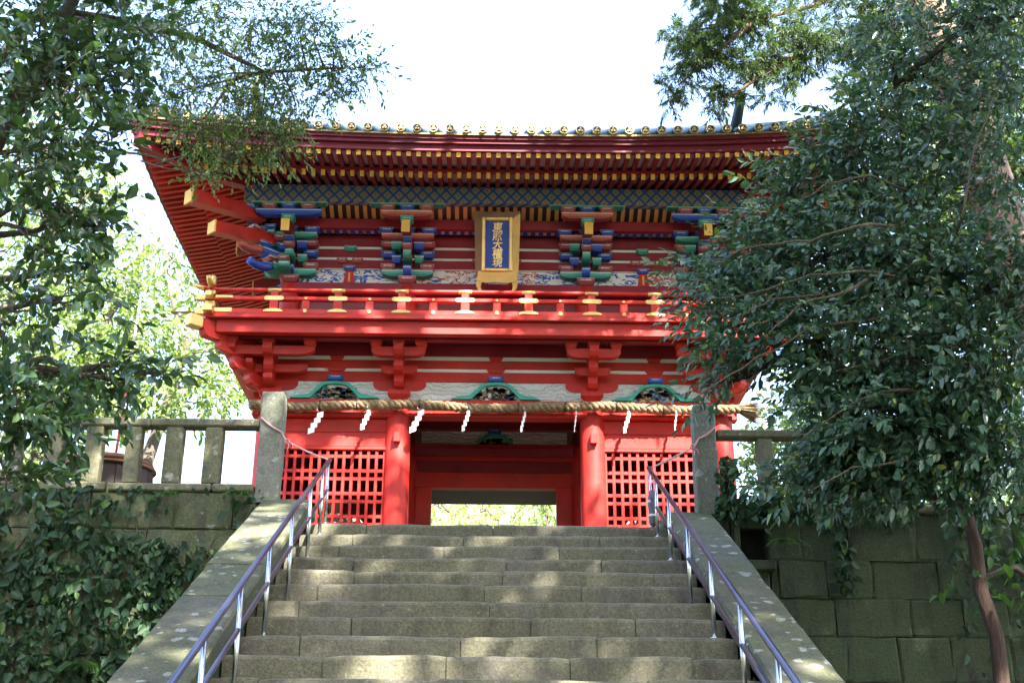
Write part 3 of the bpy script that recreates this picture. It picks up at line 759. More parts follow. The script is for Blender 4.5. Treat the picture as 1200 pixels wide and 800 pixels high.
# ------------------------------------------------------------------ upper storey
UX = [-2.92, -1.265, 1.265, 2.92]; UY = .12; UYB = YK-.12
for X in UX:
    for Y in (UY, UYB): MB().lathe([(.14, 3.70), (.14, 4.3), (.125, 4.55)], 18, (X, Y, 0)).build('upper_column', RED, G)
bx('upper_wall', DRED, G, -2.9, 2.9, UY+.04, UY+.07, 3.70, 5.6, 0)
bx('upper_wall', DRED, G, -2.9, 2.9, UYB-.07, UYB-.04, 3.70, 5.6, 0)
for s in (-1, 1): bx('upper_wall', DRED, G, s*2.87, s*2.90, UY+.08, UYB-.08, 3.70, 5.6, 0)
bx('upper_head_beam', HAZERED, G, -3.05, 3.05, UY-.10, UY+.03, 4.40, 4.575, .01)
bx('upper_sill', HAZERED, G, -2.92, 2.92, UY-.06, UY+.03, 3.702, 3.9, .01)
for a, b in ((-2.92, -1.265), (-1.265, 1.265), (1.265, 2.92)):
    bx('cloud_panel', CLOUD, G, a+.02, b-.02, UY+.0, UY+.035, 4.577, 4.815, 0)
    c = (a+b)/2
    if abs(c) > .1:
        o = MB().prism([(c-.085, 4.578), (c+.085, 4.578), (c+.05, 4.78), (c-.05, 4.78)], UY-.045, UY-.002).build('king_strut', RED, G)
        bx('strut_paint', OCHRE, o, c-.012, c+.012, UY-.049, UY-.0451, 4.61, 4.75, 0)
    MB().frustum(c, UY-.03, 4.782, 4.845, .085, .055).build('bearing_block', BLK['b'], G)
    for u in (-.20, 0, .20) if abs(c) > .1 else (-.5, -.3, .3, .5):
        if u: MB().frustum(c+u*.55, UY-.045, 4.90, 4.965, .075, .05).build('bearing_block', BLK['m'], G)
    if abs(c) > .1: MB().frustum(c, UY-.05, 5.075, 5.15, .085, .055).build('bearing_block', BLK['g'], G)
bx('upper_plaster', WHITE, G, -2.9, 2.9, UY-.02, UY+.038, 4.82, 5.34, 0)
for z0, z1 in ((4.83, 4.955), (5.000, 5.125), (5.172, 5.345)):
    bx('upper_beam', HAZERED, G, -3.0, 3.0, UY-.04, UY+.02, z0, z1, .006)
for s in (-1, 1):
    for z0, z1 in ((4.40, 4.575), (4.848, 4.965), (5.005, 5.135), (5.178, 5.345)): bx('upper_beam', HAZERED, G, s*2.885, s*2.955, UY+.03, UYB-.03, z0, z1, .006)
    bx('upper_plaster', WHITE, G, s*2.90, s*2.92, UY+.08, UYB-.08, 4.58, 5.34, 0)
# stepped-out beams: first step, patterned purlin, coving with ribs
V1, V2 = .27, .57                                       # outward from the upper wall
def ring2(name, mat, d, z0, z1, t):
    x, y0, y1 = 2.92+d, UY-d, UYB+d
    o = []
    o.append(bx(name, mat, G, -x, x, y0-t/2, y0+t/2, z0, z1, .006)); o.append(bx(name, mat, G, -x, x, y1-t/2, y1+t/2, z0, z1, .006))
    for s in (-1, 1): o.append(bx(name, mat, G, s*x-t/2, s*x+t/2, y0+t/2+.001, y1-t/2-.001, z0+.001, z1-.001, .006))
    return o
ring2('stepped_beam', HAZERED, V1, 5.325, 5.475, .09)
ring2('patterned_purlin', DIAPER, V2, 5.575, 5.835, .13)
# lower coving: dark board with short pale ribs; upper coving: gilded board with black ribs
def coving(side_T, L, va, za, vb, zb, mb_, mr, w, pit, name, rib):
    m = MB(); m.add([side_T(-L, va, za), side_T(L, va, za), side_T(L, vb, zb), side_T(-L, vb, zb)], [(0, 1, 2, 3)]); o = m.build(name, mb_, G)
    k = MB(); n = int(2*L/pit)
    rb = None
    for i in range(n):
        u = -L+pit*(i+.5); q = MB(); ln = 6; P = []
        for j in range(ln+1):
            t = j/ln; v = va+(vb-va)*t; z = za+(zb-za)*t-.012-.022*math.sin(math.pi*t)
            P += [side_T(u-w, v, z+.02), side_T(u+w, v, z+.02), side_T(u+w, v, z), side_T(u-w, v, z)]
        F = [[j*4+a, j*4+(a+1) % 4, (j+1)*4+(a+1) % 4, (j+1)*4+a] for j in range(ln) for a in range(4)]+[[0, 1, 2, 3], [ln*4+3, ln*4+2, ln*4+1, ln*4]]
        q.add(P, F).build(rib, mr, o)
TF = frame(0, UY, 0); 
coving(TF, 2.9, .06, 5.36, V1-.03, 5.33, WHITE, BLUE, .030, .112, 'lower_coving', 'coving_rib')
coving(TF, 3.05, V1+.0, 5.48, V2-.04, 5.585, COVE, BLACK, .030, .118, 'gilded_coving', 'coving_rib')
for s in (-1, 1):
    T = frame(s*2.92, YK/2, s*math.pi/2)
    coving(T, 2.1, V1, 5.48, V2-.04, 5.585, DRED, BLACK, .028, .4, 'side_coving', 'coving_rib')

def up_bracket(X, Y, a, corner=False, alt=0):
    T = frame(X, Y, a, .0035 if a else 0.); TV = lambda u, v, z: T(v, u, z); w = .055
    c1, c2, c3 = (('g', 'm', 'm') if not corner else ('g', 'g', 'b'))
    mb = MB(); mb.prism(fwd(0, .22, 4.67, .13, w), -w, w, TV); o = mb.build('bracket', ARM['b'], G)
    MB().prism(fwd(0, .34, 4.86, .13, w), -w, w, TV).build('bracket_arm', ARM['g'], o)
    MB().prism(fwd(0, .42, 5.05, .12, w), -w, w, TV).build('bracket_arm', ARM['b'], o)
    MB().frustum(0, .02, 4.578, 4.668, .125, .125, T).build('bearing_block', BLK['m'], o)
    MB().prism(hijiki(.36, 4.668, .105), -.02, .13, T).build('bracket_arm', ARM[c1], o)
    for u in (-.28, .28):
        MB().frustum(u, .07, 4.775, 4.850, .10, .075, T).build('bearing_block', BLK['m'], o)
        MB().frustum(u, .08, 4.965, 5.045, .10, .08, T).build('bearing_block', BLK['b'], o)
        MB().frustum(u, .14, 5.10, 5.17, .10, .08, T).build('bearing_block', BLK['m'], o)
    MB().prism(hijiki(.37, 5.165, .09), V1-.05, V1+.05, T).build('bracket_arm', ARM[c2], o)
    for u in (-.30, 0, .30): MB().frustum(u, V1, 5.252, 5.325, .10, .075, T).build('bearing_block', BLK['b'], o)
    MB().frustum(0, V1+.1, 4.99, 5.05, .075, .06, T).build('bearing_block', BLK['m'], o)
    # gilded tail rafter nose
    q = MB().add([T(u, v, z) for v, z in ((.1, 5.26), (.80, 5.035)) for u, z in ((-.055, z), (.055, z), (.055, z+.175), (-.055, z+.175))],
             [(0, 1, 2, 3), (7, 6, 5, 4), (0, 4, 5, 1), (1, 5, 6, 2), (2, 6, 7, 3), (3, 7, 4, 0)]).build('tail_rafter', DRED, o)
    MB().add([T(u, v, z) for v, z in ((.785, 5.035), (.808, 5.028)) for u, z in ((-.058, z), (.058, z), (.058, z+.185), (-.058, z+.185))],
             [(0, 1, 2, 3), (7, 6, 5, 4), (0, 4, 5, 1), (1, 5, 6, 2), (2, 6, 7, 3), (3, 7, 4, 0)]).build('gilded_end', OCHRE, o)
    MB().frustum(0, V2, 5.265, 5.365, .09, .07, T).build('bearing_block', BLK['g'], o)
    MB().prism(hijiki(.36 if not corner else .46, 5.362, .105), V2-.05, V2+.05, T).build('bracket_arm', ARM[c3], o)
    for u, c in ((-.27, 'm'), (0, 'b'), (.27, 'm')): MB().frustum(u, V2, 5.466, 5.536, .10, .075, T).build('bearing_block', BLK[c], o)
    MB().prism([(-.54, 5.573), (.54, 5.573), (.50, 5.548), (.40, 5.553), (.32, 5.536), (-.32, 5.536), (-.40, 5.553), (-.50, 5.548)], V2-.085, V2+.055, T).build('bracket_arm', ARM['g'], o)
    for u in (-.16, .16):                                # painted wing pieces flanking the stack
        MB().prism([(u-.05, 4.86), (u+.05, 4.86), (u+.07, 4.98), (u-.07, 4.98)], .05, .17, T).build('bracket_wing', ARM['b' if u < 0 else 'g'], o)
        MB().prism([(u-.06, 5.04), (u+.06, 5.04), (u+.08, 5.16), (u-.08, 5.16)], .10, .25, T).build('bracket_wing', ARM['g' if u < 0 else 'b'], o)
    return o
for i, X in enumerate(UX): up_bracket(X, UY, 0, i in (0, 3))
for s in (-1, 1):
    up_bracket(s*2.92, UY, s*math.pi/2, True)
    for Y in (1.5, 2.9, UYB): up_bracket(s*2.92, Y, s*math.pi/2)
    T = frame(s*2.92, UY, s*math.pi/4, -.004); TV = lambda u, v, z, T=T: T(v, u, z)
    mb = MB()
    mb.prism(fwd(0, .36, 4.67, .14, 0), -.07, .07, TV); o = mb.build('corner_bracket', ARM['g'], G)
    for v1, z0, c in ((.55, 4.85, 'b'), (.70, 5.03, 'g')): MB().prism(fwd(0, v1, z0, .13, 0), -.07, .07, TV).build('bracket_arm', ARM[c], o)
    for v, z, c in ((.36, 4.80, 'm'), (.52, 4.97, 'b'), (.66, 5.16, 'm'), (.80, 5.44, 'b')): MB().frustum(0, v, z, z+.075, .095, .095, T).build('bearing_block', BLK[c], o)
    # curled painted nosing (a rolled leaf shape)
    for v0, z0, c in ((.42, 4.72, 'b'), (.60, 4.92, 'm')):
        pts = [T(0, v0-.05+.045*i, z0+.02-.026*i+.0030*i*i) for i in range(9)]
        MB().tube(pts, [.070, .073, .071, .068, .066, .064, .062, .060, .05], 8).build('curled_nosing', ARM[c], o)
    # two great corner tail rafters with yellow ends
    for (va, za, vb, zb, h, w_) in ((.55, 5.36, 1.76, 5.205, .19, .08), (.35, 5.05, 1.36, 4.90, .17, .08)):
        q = MB().add([T(u, v, z) for v, z in ((va, za), (vb, zb)) for u, z in ((-w_, z), (w_, z), (w_, z+h), (-w_, z+h))],
                 [(0, 1, 2, 3), (7, 6, 5, 4), (0, 4, 5, 1), (1, 5, 6, 2), (2, 6, 7, 3), (3, 7, 4, 0)]).build('corner_tail_rafter', RED, o)
        MB().add([T(u, v, z) for v, z in ((vb-.015, zb), (vb+.012, zb-.002)) for u, z in ((-w_-.004, z-.004), (w_+.004, z-.004), (w_+.004, z+h+.004), (-w_-.004, z+h+.004))],
                 [(0, 1, 2, 3), (7, 6, 5, 4), (0, 4, 5, 1), (1, 5, 6, 2), (2, 6, 7, 3), (3, 7, 4, 0)]).build('yellow_end', OCHRE, q)
    bx('bottle_strut', DIAPER, o, s*3.50-.06, s*3.50+.06, -.49, -.37, 5.60, 5.90, .012)

# ------------------------------------------------------------------ eaves: rafters, soffits, fascia
EX, EY, EYB = 4.90, -1.85, YK+1.85
EC = (EY+EYB)/2
SIDES = [('front', (0, EY), 0., EX), ('left', (-EX, EC), -math.pi/2, (EYB-EY)/2), ('right', (EX, EC), math.pi/2, (EYB-EY)/2), ('back', (0, EYB), math.pi, EX)]
def lift(u, L, k=1.): return .235*k*(min(1, abs(u)/L))**2.8
def eave(c, a):                                        # u along, e inwards from the eave line
    cs, sn = math.cos(a), math.sin(a)
    return lambda u, e, z: (c[0]+u*cs-e*sn, c[1]+u*sn+e*cs, z)
def sweep(T, L, e0, e1, z0, z1, k, name, mat, par, n=36):
    P = []
    for i in range(n+1):
        for e, z in ((e0, z0), (e1, z0), (e1, z1), (e0, z1)):
            u = (L-e)*(2*i/n-1); P.append(T(u, e, z+lift(u, L, k)))
    F = [[i*4+j, i*4+(j+1) % 4, (i+1)*4+(j+1) % 4, (i+1)*4+j] for i in range(n) for j in range(4)]+[[0, 1, 2, 3], [n*4+3, n*4+2, n*4+1, n*4]]
    return MB().add(P, F).build(name, mat, par)
def raf_mesh(name, mats):
    mb = MB(); P = [(x, y, z) for y in (0, .004, 1) for (x, z) in ((-.5, 0), (.5, 0), (.5, 1), (-.5, 1))]
    mb.add(P, [(0, 1, 2, 3)], 1); mb.add(P, [(0, 1, 5, 4), (1, 2, 6, 5), (2, 3, 7, 6), (3, 0, 4, 7)], 1); mb.add(P, [(4, 5, 9, 8), (5, 6, 10, 9), (6, 7, 11, 10), (7, 4, 8, 11), (11, 10, 9, 8)], 0)
    return mb.mesh(name, mats)
FR = raf_mesh('flying_rafter', [HAZEDARK, OCHRE]); BR = raf_mesh('base_rafter', [HAZEDARK, OCHRE]); FS = raf_mesh('flying_rafter', [RED, RED]); BS = raf_mesh('base_rafter', [RED, RED])
PIT = .132
for nm, c, a, L in SIDES:
    T = eave(c, a)
    if nm != 'back':
        n = int(2*(L-.22)/PIT)
        for i in range(n+1):
            u = (i-n/2)*PIT; hip = L-abs(u)
            ln = min(.95, hip-.15)
            if ln > .12:
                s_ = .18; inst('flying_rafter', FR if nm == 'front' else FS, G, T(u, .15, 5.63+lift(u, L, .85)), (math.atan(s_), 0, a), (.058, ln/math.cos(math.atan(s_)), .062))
            if abs(u) < L-.75:
                ln = min(1.0, hip-.70)
                if ln > .06:
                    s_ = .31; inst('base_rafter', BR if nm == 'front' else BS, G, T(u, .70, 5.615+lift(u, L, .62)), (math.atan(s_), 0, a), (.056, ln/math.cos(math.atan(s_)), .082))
    # soffit boards over the rafters
    for e0, e1, z0, s_, k, N_ in ((.14, .80, 5.694, .18, .85, 40), (.70, 2.0, 5.700, .31, .62, 40)):
        P = []
        for i in range(N_+1):
            for e in (e0, e1):
                u = (L-e)*(2*i/N_-1); P.append(T(u, e, z0+(e-e0)*s_+lift(u, L, k)))
        o = MB().add(P, [[i*2, i*2+2, i*2+3, i*2+1] for i in range(N_)], 0, True).build('soffit_board', HAZESOFF if nm == 'front' else RED, G)
    sweep(T, L, .66, .73, 5.698, 5.735, .68, 'rafter_tie', HAZERED, G)
    sweep(T, L, .10, .17, 5.692, 5.775, .87, 'eave_board', HAZEDARK, G)
    sweep(T, L, .05, .16, 5.777, 5.825, .92, 'eave_board', HAZEDARK, G)
    sweep(T, L, .02, .16, 5.827, 5.868, .96, 'eave_board', HAZEDARK, G)
    sweep(T, L, -.01, .14, 5.870, 5.892, 1., 'flat_tile_edge', EDGE, G)
for s in (-1, 1):                                      # hip rafters
    T = frame(s*2.92, UY, s*math.pi/4)
    P = []
    for v, z in ((.3, 5.86), (1.60, 5.66), (2.62, 5.74)):
        P += [T(-.07, v, z), T(.07, v, z), T(.07, v, z+.16), T(-.07, v, z+.16)]
    F = [[i*4+j, i*4+(j+1) % 4, (i+1)*4+(j+1) % 4, (i+1)*4+j] for i in range(2) for j in range(4)]+[[0, 1, 2, 3], [11, 10, 9, 8]]
    MB().add(P, F).build('hip_rafter', HAZERED, G)

# ------------------------------------------------------------------ tiled roof
HY = (EYB-EY)/2
def roofz(X, Y):
    dy, dx = HY-abs(Y-EC), EX-abs(X)
    d = max(0, min(dy, dx)); base = 5.90+.585*d-.006*d*d
    if dy <= dx: l_ = lift(X, EX)
    else: l_ = lift(Y-EC, HY)
    return base+l_*math.exp(-d/1.3)
NXR, NYR = 60, 48; P = []
for i in range(NXR+1):
    for j in range(NYR+1):
        X = -EX+2*EX*i/NXR; Y = EY+(EYB-EY)*j/NYR; P.append((X, Y, roofz(X, Y)))
roof = MB().add(P, [[i*(NYR+1)+j, (i+1)*(NYR+1)+j, (i+1)*(NYR+1)+j+1, i*(NYR+1)+j+1] for i in range(NXR) for j in range(NYR)], 0, True).build('roof', TILE, G)
# round cover tiles, each with a gilded crest disc at the eave
def disc_mesh():
    mb = MB(); mb.lathe([(.060, -.03), (.062, .012), (.052, .016), (.047, .006)], 20, (0, 0, 0), 'y', 0)
    mb.lathe([(.047, .002), (.046, .0065), (.001, .007)], 16, (0, 0, 0), 'y', 1)
    for k in range(3):
        t = math.pi/2+k*2*math.pi/3; mb.lathe([(.019, .006), (.018, .013), (.002, .015)], 9, (.021*math.cos(t), 0, .021*math.sin(t)), 'y', 0)
    mb.lathe([(.006, .006), (.005, .016)], 6, (0, 0, 0), 'y', 0)
    return mb.mesh('crest_disc', [CREST, BLACK])
DM = disc_mesh(); TP = .2155
for nm, c, a, L in SIDES:
    if nm == 'back': continue
    T = eave(c, a); n = int(2*(L-.1)/TP)
    for i in range(n+1):
        u = (i-n/2)*TP; p = T(u, -.02, 5.952+lift(u, L))
        inst('crest_tile_end', DM, roof, p, (0, 0, a))
        hip = L-abs(u); ln = min(3.9, hip+.0)
        if nm == 'front' or ln > .4:
            pts = []
            m_ = 10
            for j in range(m_+1):
                e = max(.03, ln)*j/m_; q = T(u, e, 0); pts.append((q[0], q[1], roofz(q[0], q[1])+.045))
            MB().tube(pts, .055, 8).build('cover_tile', TILE, roof)
# hip ridge ends with upright gilded roof finials
for s in (-1, 1):
    pts = [(s*(EX-.25-t), EY+.25+t, roofz(EX-.25-t, EY+.25+t)+.10) for t in [i*.25 for i in range(15)]]
    o = MB().tube(pts, .11, 8).build('hip_ridge', TILE, roof)
    b = Vector((s*3.22, -1.45, roofz(3.22, -1.45)+.06)); d = Vector((s*.06, -.30, .38))
    pts = [b+Vector((0, .3, -.1)), b, b+d*.6, b+d]
    q = MB().tube(pts, [.085, .08, .068, .068], 14).build('ridge_finial', TILE, roof)
    k = inst('crest_disc', DM, q, b+d, (-math.radians(43), 0, math.radians(12)*s), (1.12, 1.12, 1.12))
bx('main_ridge', TILE, roof, -2.6, 2.6, EC-.18, EC+.18, roofz(0, EC)-.45, roofz(0, EC)-.02, .01)

# ================================================================== things hanging on the gate
# name plaque
pl = thing('name_plaque', (0, -.45, 4.30), 'gilded plaque with blue board and gold characters hanging under the eaves', 'plaque')
TLT = .10
TP_ = lambda u, v, z: (u, -.33-v-(z-4.30)*TLT, z)      # leans forward at the top
def edge_poly():
    pts = []; W0, W1 = .275, .315
    for i in range(9): pts.append((-W0-(W1-W0)*i/8+.012*math.sin(i*1.9), 4.42+1.02*i/8))
    for i in range(9): pts.append((-W1+2*W1*i/8, 5.44+.018*math.cos(i*2.1)+.012))
    for i in range(9): pts.append((W1-(W1-W0)*i/8-.012*math.sin(i*1.9), 5.44-1.02*i/8))
    for i in range(1, 8): pts.append((W0-2*W0*i/8, 4.42-.03*math.cos(i*math.pi/4)))
    return pts
PGOLD = paint('plaque_gold', (.62, .36, .11), .45, .3, .55)
fr = MB().prism(edge_poly(), 0, .05, TP_).build('plaque_frame', BROWN, pl)
for (a, b, c, d) in ((-.215, -.165, 4.56, 5.36), (.165, .215, 4.56, 5.36), (-.165, .165, 5.31, 5.36), (-.165, .165, 4.56, 4.61)): MB().box(a, b, .052, .085, c, d, TP_, 0, .012).build('gilded_moulding', GOLD, fr)
for s in (-1, 1):
    MB().prism([(s*.215, 4.57), (s*.295, 4.46), (s*.325, 5.43), (s*.215, 5.35)], .051, .062, TP_).build('frame_face', PGOLD if s > 0 else BROWN, fr)  # left face brown: gilding with the shadow put into its colour
    MB().prism([(s*.20, 4.52), (s*.275, 4.50), (s*.285, 4.36), (s*.25, 4.29), (s*.20, 4.27), (s*.21, 4.31), (s*.225, 4.36), (s*.19, 4.44)], .0, .055, TP_).build('scroll_foot', PGOLD, fr)
MB().prism([(-.26, 4.57), (.26, 4.57), (.27, 4.43), (.15, 4.40), (0, 4.415), (-.15, 4.40), (-.27, 4.43)], .051, .064, TP_).build('frame_face', PGOLD, fr)
MB().prism([(-.30, 5.36), (.30, 5.36), (.32, 5.46), (.1, 5.44), (0, 5.455), (-.1, 5.44), (-.32, 5.46)], .051, .060, TP_).build('frame_face', BROWN, fr)  # top face brown too, shadow on the gilding painted in
bd = MB().box(-.165, .165, .053, .058, 4.61, 5.31, TP_).build('blue_board', BLUEB, pl)
for i, ch in enumerate('東照大權現'):
    cu = bpy.data.curves.new('character', 'FONT'); cu.body = ch; cu.size = .150; cu.align_x = 'CENTER'; cu.extrude = .004; cu.offset = .0022; cu.shear = .12; cu.resolution_u = 2
    tmp = bpy.data.objects.new('tmp', cu); COL.objects.link(tmp); bpy.context.view_layer.update()
    me = bpy.data.meshes.new_from_object(tmp.evaluated_get(bpy.context.evaluated_depsgraph_get()))
    bpy.data.objects.remove(tmp); me.materials.clear(); me.materials.append(GOLD)
    p = TP_(0, .0625, 5.165-i*.130)
    o = inst('character', me, bd, p, (math.pi/2+.1, 0, 0), (.95, 1, 1))

# straw rope with three strands, bindings, loose straws and a tassel
rp = thing('straw_rope', (0, -.20, 2.57), 'thick twisted straw rope with brush end strung across the gate columns', 'rope')
RZ = 2.652; RYY = -.245
def ropec(x): return Vector((x, RYY+.03*math.cos(x*2.4), RZ-.012*math.cos(x*math.pi/1.31*1.0)+.004*math.sin(x*5)))
xs = [-3.28+6.56*i/420 for i in range(421)]
for k in range(3):
    pts = []
    for x in xs:
        t = x/.24*2*math.pi+k*2*math.pi/3; c = ropec(x); pts.append((c.x, c.y+.032*math.cos(t), c.z+.032*math.sin(t)))
    MB().tube(pts, [.036+.004*math.sin(i*.9+k)+.002*math.sin(i*.13) for i in range(len(pts))], 8).build('strand', STRAW, rp)
for x in (-2.83, -2.35, -1.85, -1.02, -.37, .30, .93, 1.62, 2.25, 2.8):
    MB().lathe([(.073, -.008), (.075, 0), (.073, .008)], 14, tuple(ropec(x)), 'x').build('binding', BLACK, rp)
rr = random.Random(9); pos = []; dr = []; nr = []; LL = []; WW = []
for i in range(1500):
    x = rr.uniform(-3.28, 3.3); t = rr.uniform(0, 6.28); c = ropec(x)
    pos.append((c.x, c.y+.07*math.cos(t), c.z+.07*math.sin(t))); dr.append((rr.uniform(-1, 1), -.5+rr.uniform(-.4, .2), rr.uniform(-1.1, .3))); nr.append((rr.random(), rr.random(), rr.random())); LL.append(rr.uniform(.03, .10)); WW.append(.004)
o = link(bpy.data.objects.new('loose_straw', leaf_mesh('loose_straw', leaf_arrays(pos, dr, nr, LL, WW), STRAW)), rp, (0, 0, 0)); tag(o, kind='stuff')
pos, dr, nr, LL, WW = [], [], [], [], []
c0 = ropec(3.26)
for i in range(420):
    a = rr.uniform(0, 6.28); q = math.sqrt(rr.random()); pos.append((c0.x, c0.y+.05*q*math.cos(a), c0.z+.05*q*math.sin(a)))
    dr.append((1., .38*q*math.cos(a), -.22+.42*q*math.sin(a))); nr.append((rr.uniform(-1, 1), rr.uniform(-1, 1), rr.uniform(-1, 1))); LL.append(rr.uniform(.22, .36)); WW.append(.010)
o = link(bpy.data.objects.new('tassel', leaf_mesh('tassel', leaf_arrays(pos, dr, nr, LL, WW), STRAW)), rp, (0, 0, 0)); tag(o, kind='stuff')

# zigzag paper streamers
def streamer(x, z0, h, turn, label, w=.085):
    o = thing('paper_streamer', (x, -.33, z0-h), label, 'paper streamer', 'white zigzag papers on the straw rope')
    c, s = math.cos(turn), math.sin(turn)
    T = lambda u, v, z: (x+u*c-v*s, -.335+u*s+v*c, z)
    n = 4; hh = h/n
    MB().tube([(x, -.25, z0+.06), (x, -.335, z0+.01), T(.03, 0, z0-.01)], .004, 5).build('hanging_thread', PAPER, o)
    for i in range(n):
        u0 = .05-i*.036+(i % 2)*.004; zt = z0-i*hh*.92
        MB().prism([(u0-w*.5, zt-.035), (u0+w*.5, zt), (u0+w*.5, zt-hh*1.05), (u0-w*.5, zt-hh*1.05-.035)], -.0015+i*.006, .0015+i*.006, lambda u, v, z: T(u, v, z)).build('folded_sheet', PAPER, o)
lab = ['outer left zigzag paper streamer over the left lattice', 'thin zigzag paper streamer over the right half of the left lattice', 'wide zigzag paper streamer just right of the left centre column',
       'thin zigzag paper streamer left of the gate centre over the dark passage', 'slim zigzag paper streamer right of the gate centre over the dark passage', 'narrow edge-on paper streamer beside the right centre column',
       'wavy zigzag paper streamer over the left half of the right lattice', 'thin zigzag paper streamer beside the right stone post']
for (px, py0, py1, tn), l_ in zip(((371, 481, 507, .2), (430, 477, 504, 1.0), (489, 479, 505, -.1), (547, 478, 506, 1.1), (614, 479, 507, 1.25), (675, 478, 507, 1.4), (735, 479, 508, 1.0), (792, 478, 506, 1.3)), lab):
    a, b = at(px, py0, -.335), at(px, py1, -.335); streamer(a.x, a.z, a.z-b.z, tn, l_)

# seated guardians dim behind the lattices
for s, l_ in ((-1, 'dim seated guardian figure behind the left lattice'), (1, 'dim seated guardian figure behind the right lattice')):
    o = thing('guardian_statue', (s*2.18, .62, .55), l_, 'statue', 'guardians in the gate niches')
    b = MB(); b.lathe([(.42, .55), (.44, .62), (.40, .75), (.30, .88), (.24, 1.02), (.27, 1.2), (.25, 1.32), (.10, 1.37), (.075, 1.42), (.10, 1.47), (.115, 1.55), (.09, 1.64), (.03, 1.67)], 18, (s*2.18, .62, 0))
    for k in (-1, 1):
        b.tube([(s*2.18+k*.24, .60, 1.30), (s*2.18+k*.40, .50, 1.08), (s*2.18+k*.22, .30, .98)], [.10, .12, .06], 8)
        b.tube([(s*2.18+k*.12, .5, .78), (s*2.18+k*.42, .32, .76), (s*2.18+k*.10, .22, .70)], [.16, .15, .09], 8)
    b.build('robed_body', STATUE, o)
    MB().lathe([(.125, 1.58), (.12, 1.66), (.07, 1.70), (.06, 1.80), (.02, 1.82)], 12, (s*2.18, .62, 0)).build('court_cap', BLACK, o)

# ================================================================== small things by the stairs
# cords from stone posts to handrails
def cord(label, pts, knot):
    o = thing('cord', pts[-1], label, 'cord')
    for k in range(2):
        P = []
        for i in range(len(pts)-1):
            a, b = Vector(pts[i]), Vector(pts[i+1])
            for j in range(6):
                t = j/6; q = a.lerp(b, t); sag = .018*math.sin(math.pi*t)*(k*.7+.4)
                P.append(q+Vector((.004*k+.003*math.sin(j*3), -.006*k, -sag)))
        P.append(Vector(pts[-1])); MB().tube(P, .0065, 6).build('strand', CORD, o)
    c = Vector(knot); m = MB()
    for t in range(3): m.tube([c+Vector((.02*math.cos(t*2+q*.9), -.012+.01*math.sin(q), .022*math.sin(t*2+q*.9))) for q in range(8)], .006, 6)
    m.tube([c, c+Vector((.02, -.02, -.05)), c+Vector((.0, -.02, -.11))], .005, 6); m.tube([c, c+Vector((.05, -.02, -.03)), c+Vector((.06, -.02, -.08))], .005, 6)
    m.build('knot', CORD, o); return o
yf = -4.565
a0, a1, a2 = at(306, 489, yf), at(330, 506, yf), at(337, 517, yf)
cord('pink cord tied from the left stone post to the left handrail', [a0, a1, a2, (LX, -4.40, .585+(-4.40-YT)*SL)], a2)
b0, b1, b2 = at(838, 500, yf), at(818, 514, yf), at(811, 524, yf)
cord('pink cord tied from the right stone post to the right handrail', [b0, b1, b2, (RX, -4.40, .53+(-4.40-YT)*SL)], b2)
# rolled grey cloth tied to the first right rail post
o = thing('rolled_cloth', (RX-.03, -4.46, 0), 'rolled grey cloth tied to the top post of the right handrail', 'cloth')
MB().lathe([(.030, .02), (.045, .05), (.040, .14), (.05, .22), (.045, .30), (.03, .36), (.02, .37)], 12, (RX+.015, -4.475, 0)).build('roll', CLOTH, o)
for z in (.10, .24): MB().lathe([(.05, 0), (.052, .012), (.05, .024)], 12, (RX+.015, -4.475, z)).build('tie', POLEW, o)

# rounded wooden tub behind the left fence
o = thing('wooden_tub', (-4.2, -3.7, 0), 'dark brown wooden tub with rounded end behind the left balustrade', 'tub')
c = Vector((-4.05, -3.55, .36)); n = 22
for k in range(n):
    t0, t1 = 2*math.pi*k/n, 2*math.pi*(k+.94)/n
    P = []
    for rr_, z in ((.44, 0), (.48, .38), (.45, .76)):
        for t in (t0, t1): P += [(c.x+rr_*math.cos(t), c.y+rr_*.9*math.sin(t), z+.1), (c.x+(rr_-.03)*math.cos(t), c.y+(rr_-.03)*.9*math.sin(t), z+.1)]
    MB().add(P, [(0, 2, 6, 4), (4, 6, 10, 8), (1, 5, 7, 3), (5, 9, 11, 7), (0, 4, 5, 1), (4, 8, 9, 5), (2, 3, 7, 6), (6, 7, 11, 10), (8, 10, 11, 9), (0, 1, 3, 2)]).build('stave', DWOOD, o)
for z, r_ in ((.25, .470), (.68, .476)):
    MB().tube([(c.x+r_*math.cos(t), c.y+r_*.9*math.sin(t), z+.1) for t in [2*math.pi*k/32 for k in range(33)]], .018, 6, cap=False).build('hoop', BROWN, o)
MB().lathe([(.45, .80), (.46, .84), (.30, .90), (.02, .92)], 26, (c.x, c.y, 0)).build('lid', BROWN, o)
# leaning red and white pole
p0, p1 = at(140, 505, -2.6), at(166, 342, -2.6); p0b = p0+(p0-p1)*.35
o = thing('leaning_pole', p0b, 'thin leaning pole, white above and red below, behind the left balustrade', 'pole')
mid = p0.lerp(p1, .42)
MB().tube([p0b, mid], .017, 8).build('lower_shaft', POLER, o); MB().tube([mid, p1], .015, 8).build('upper_shaft', POLEW, o)

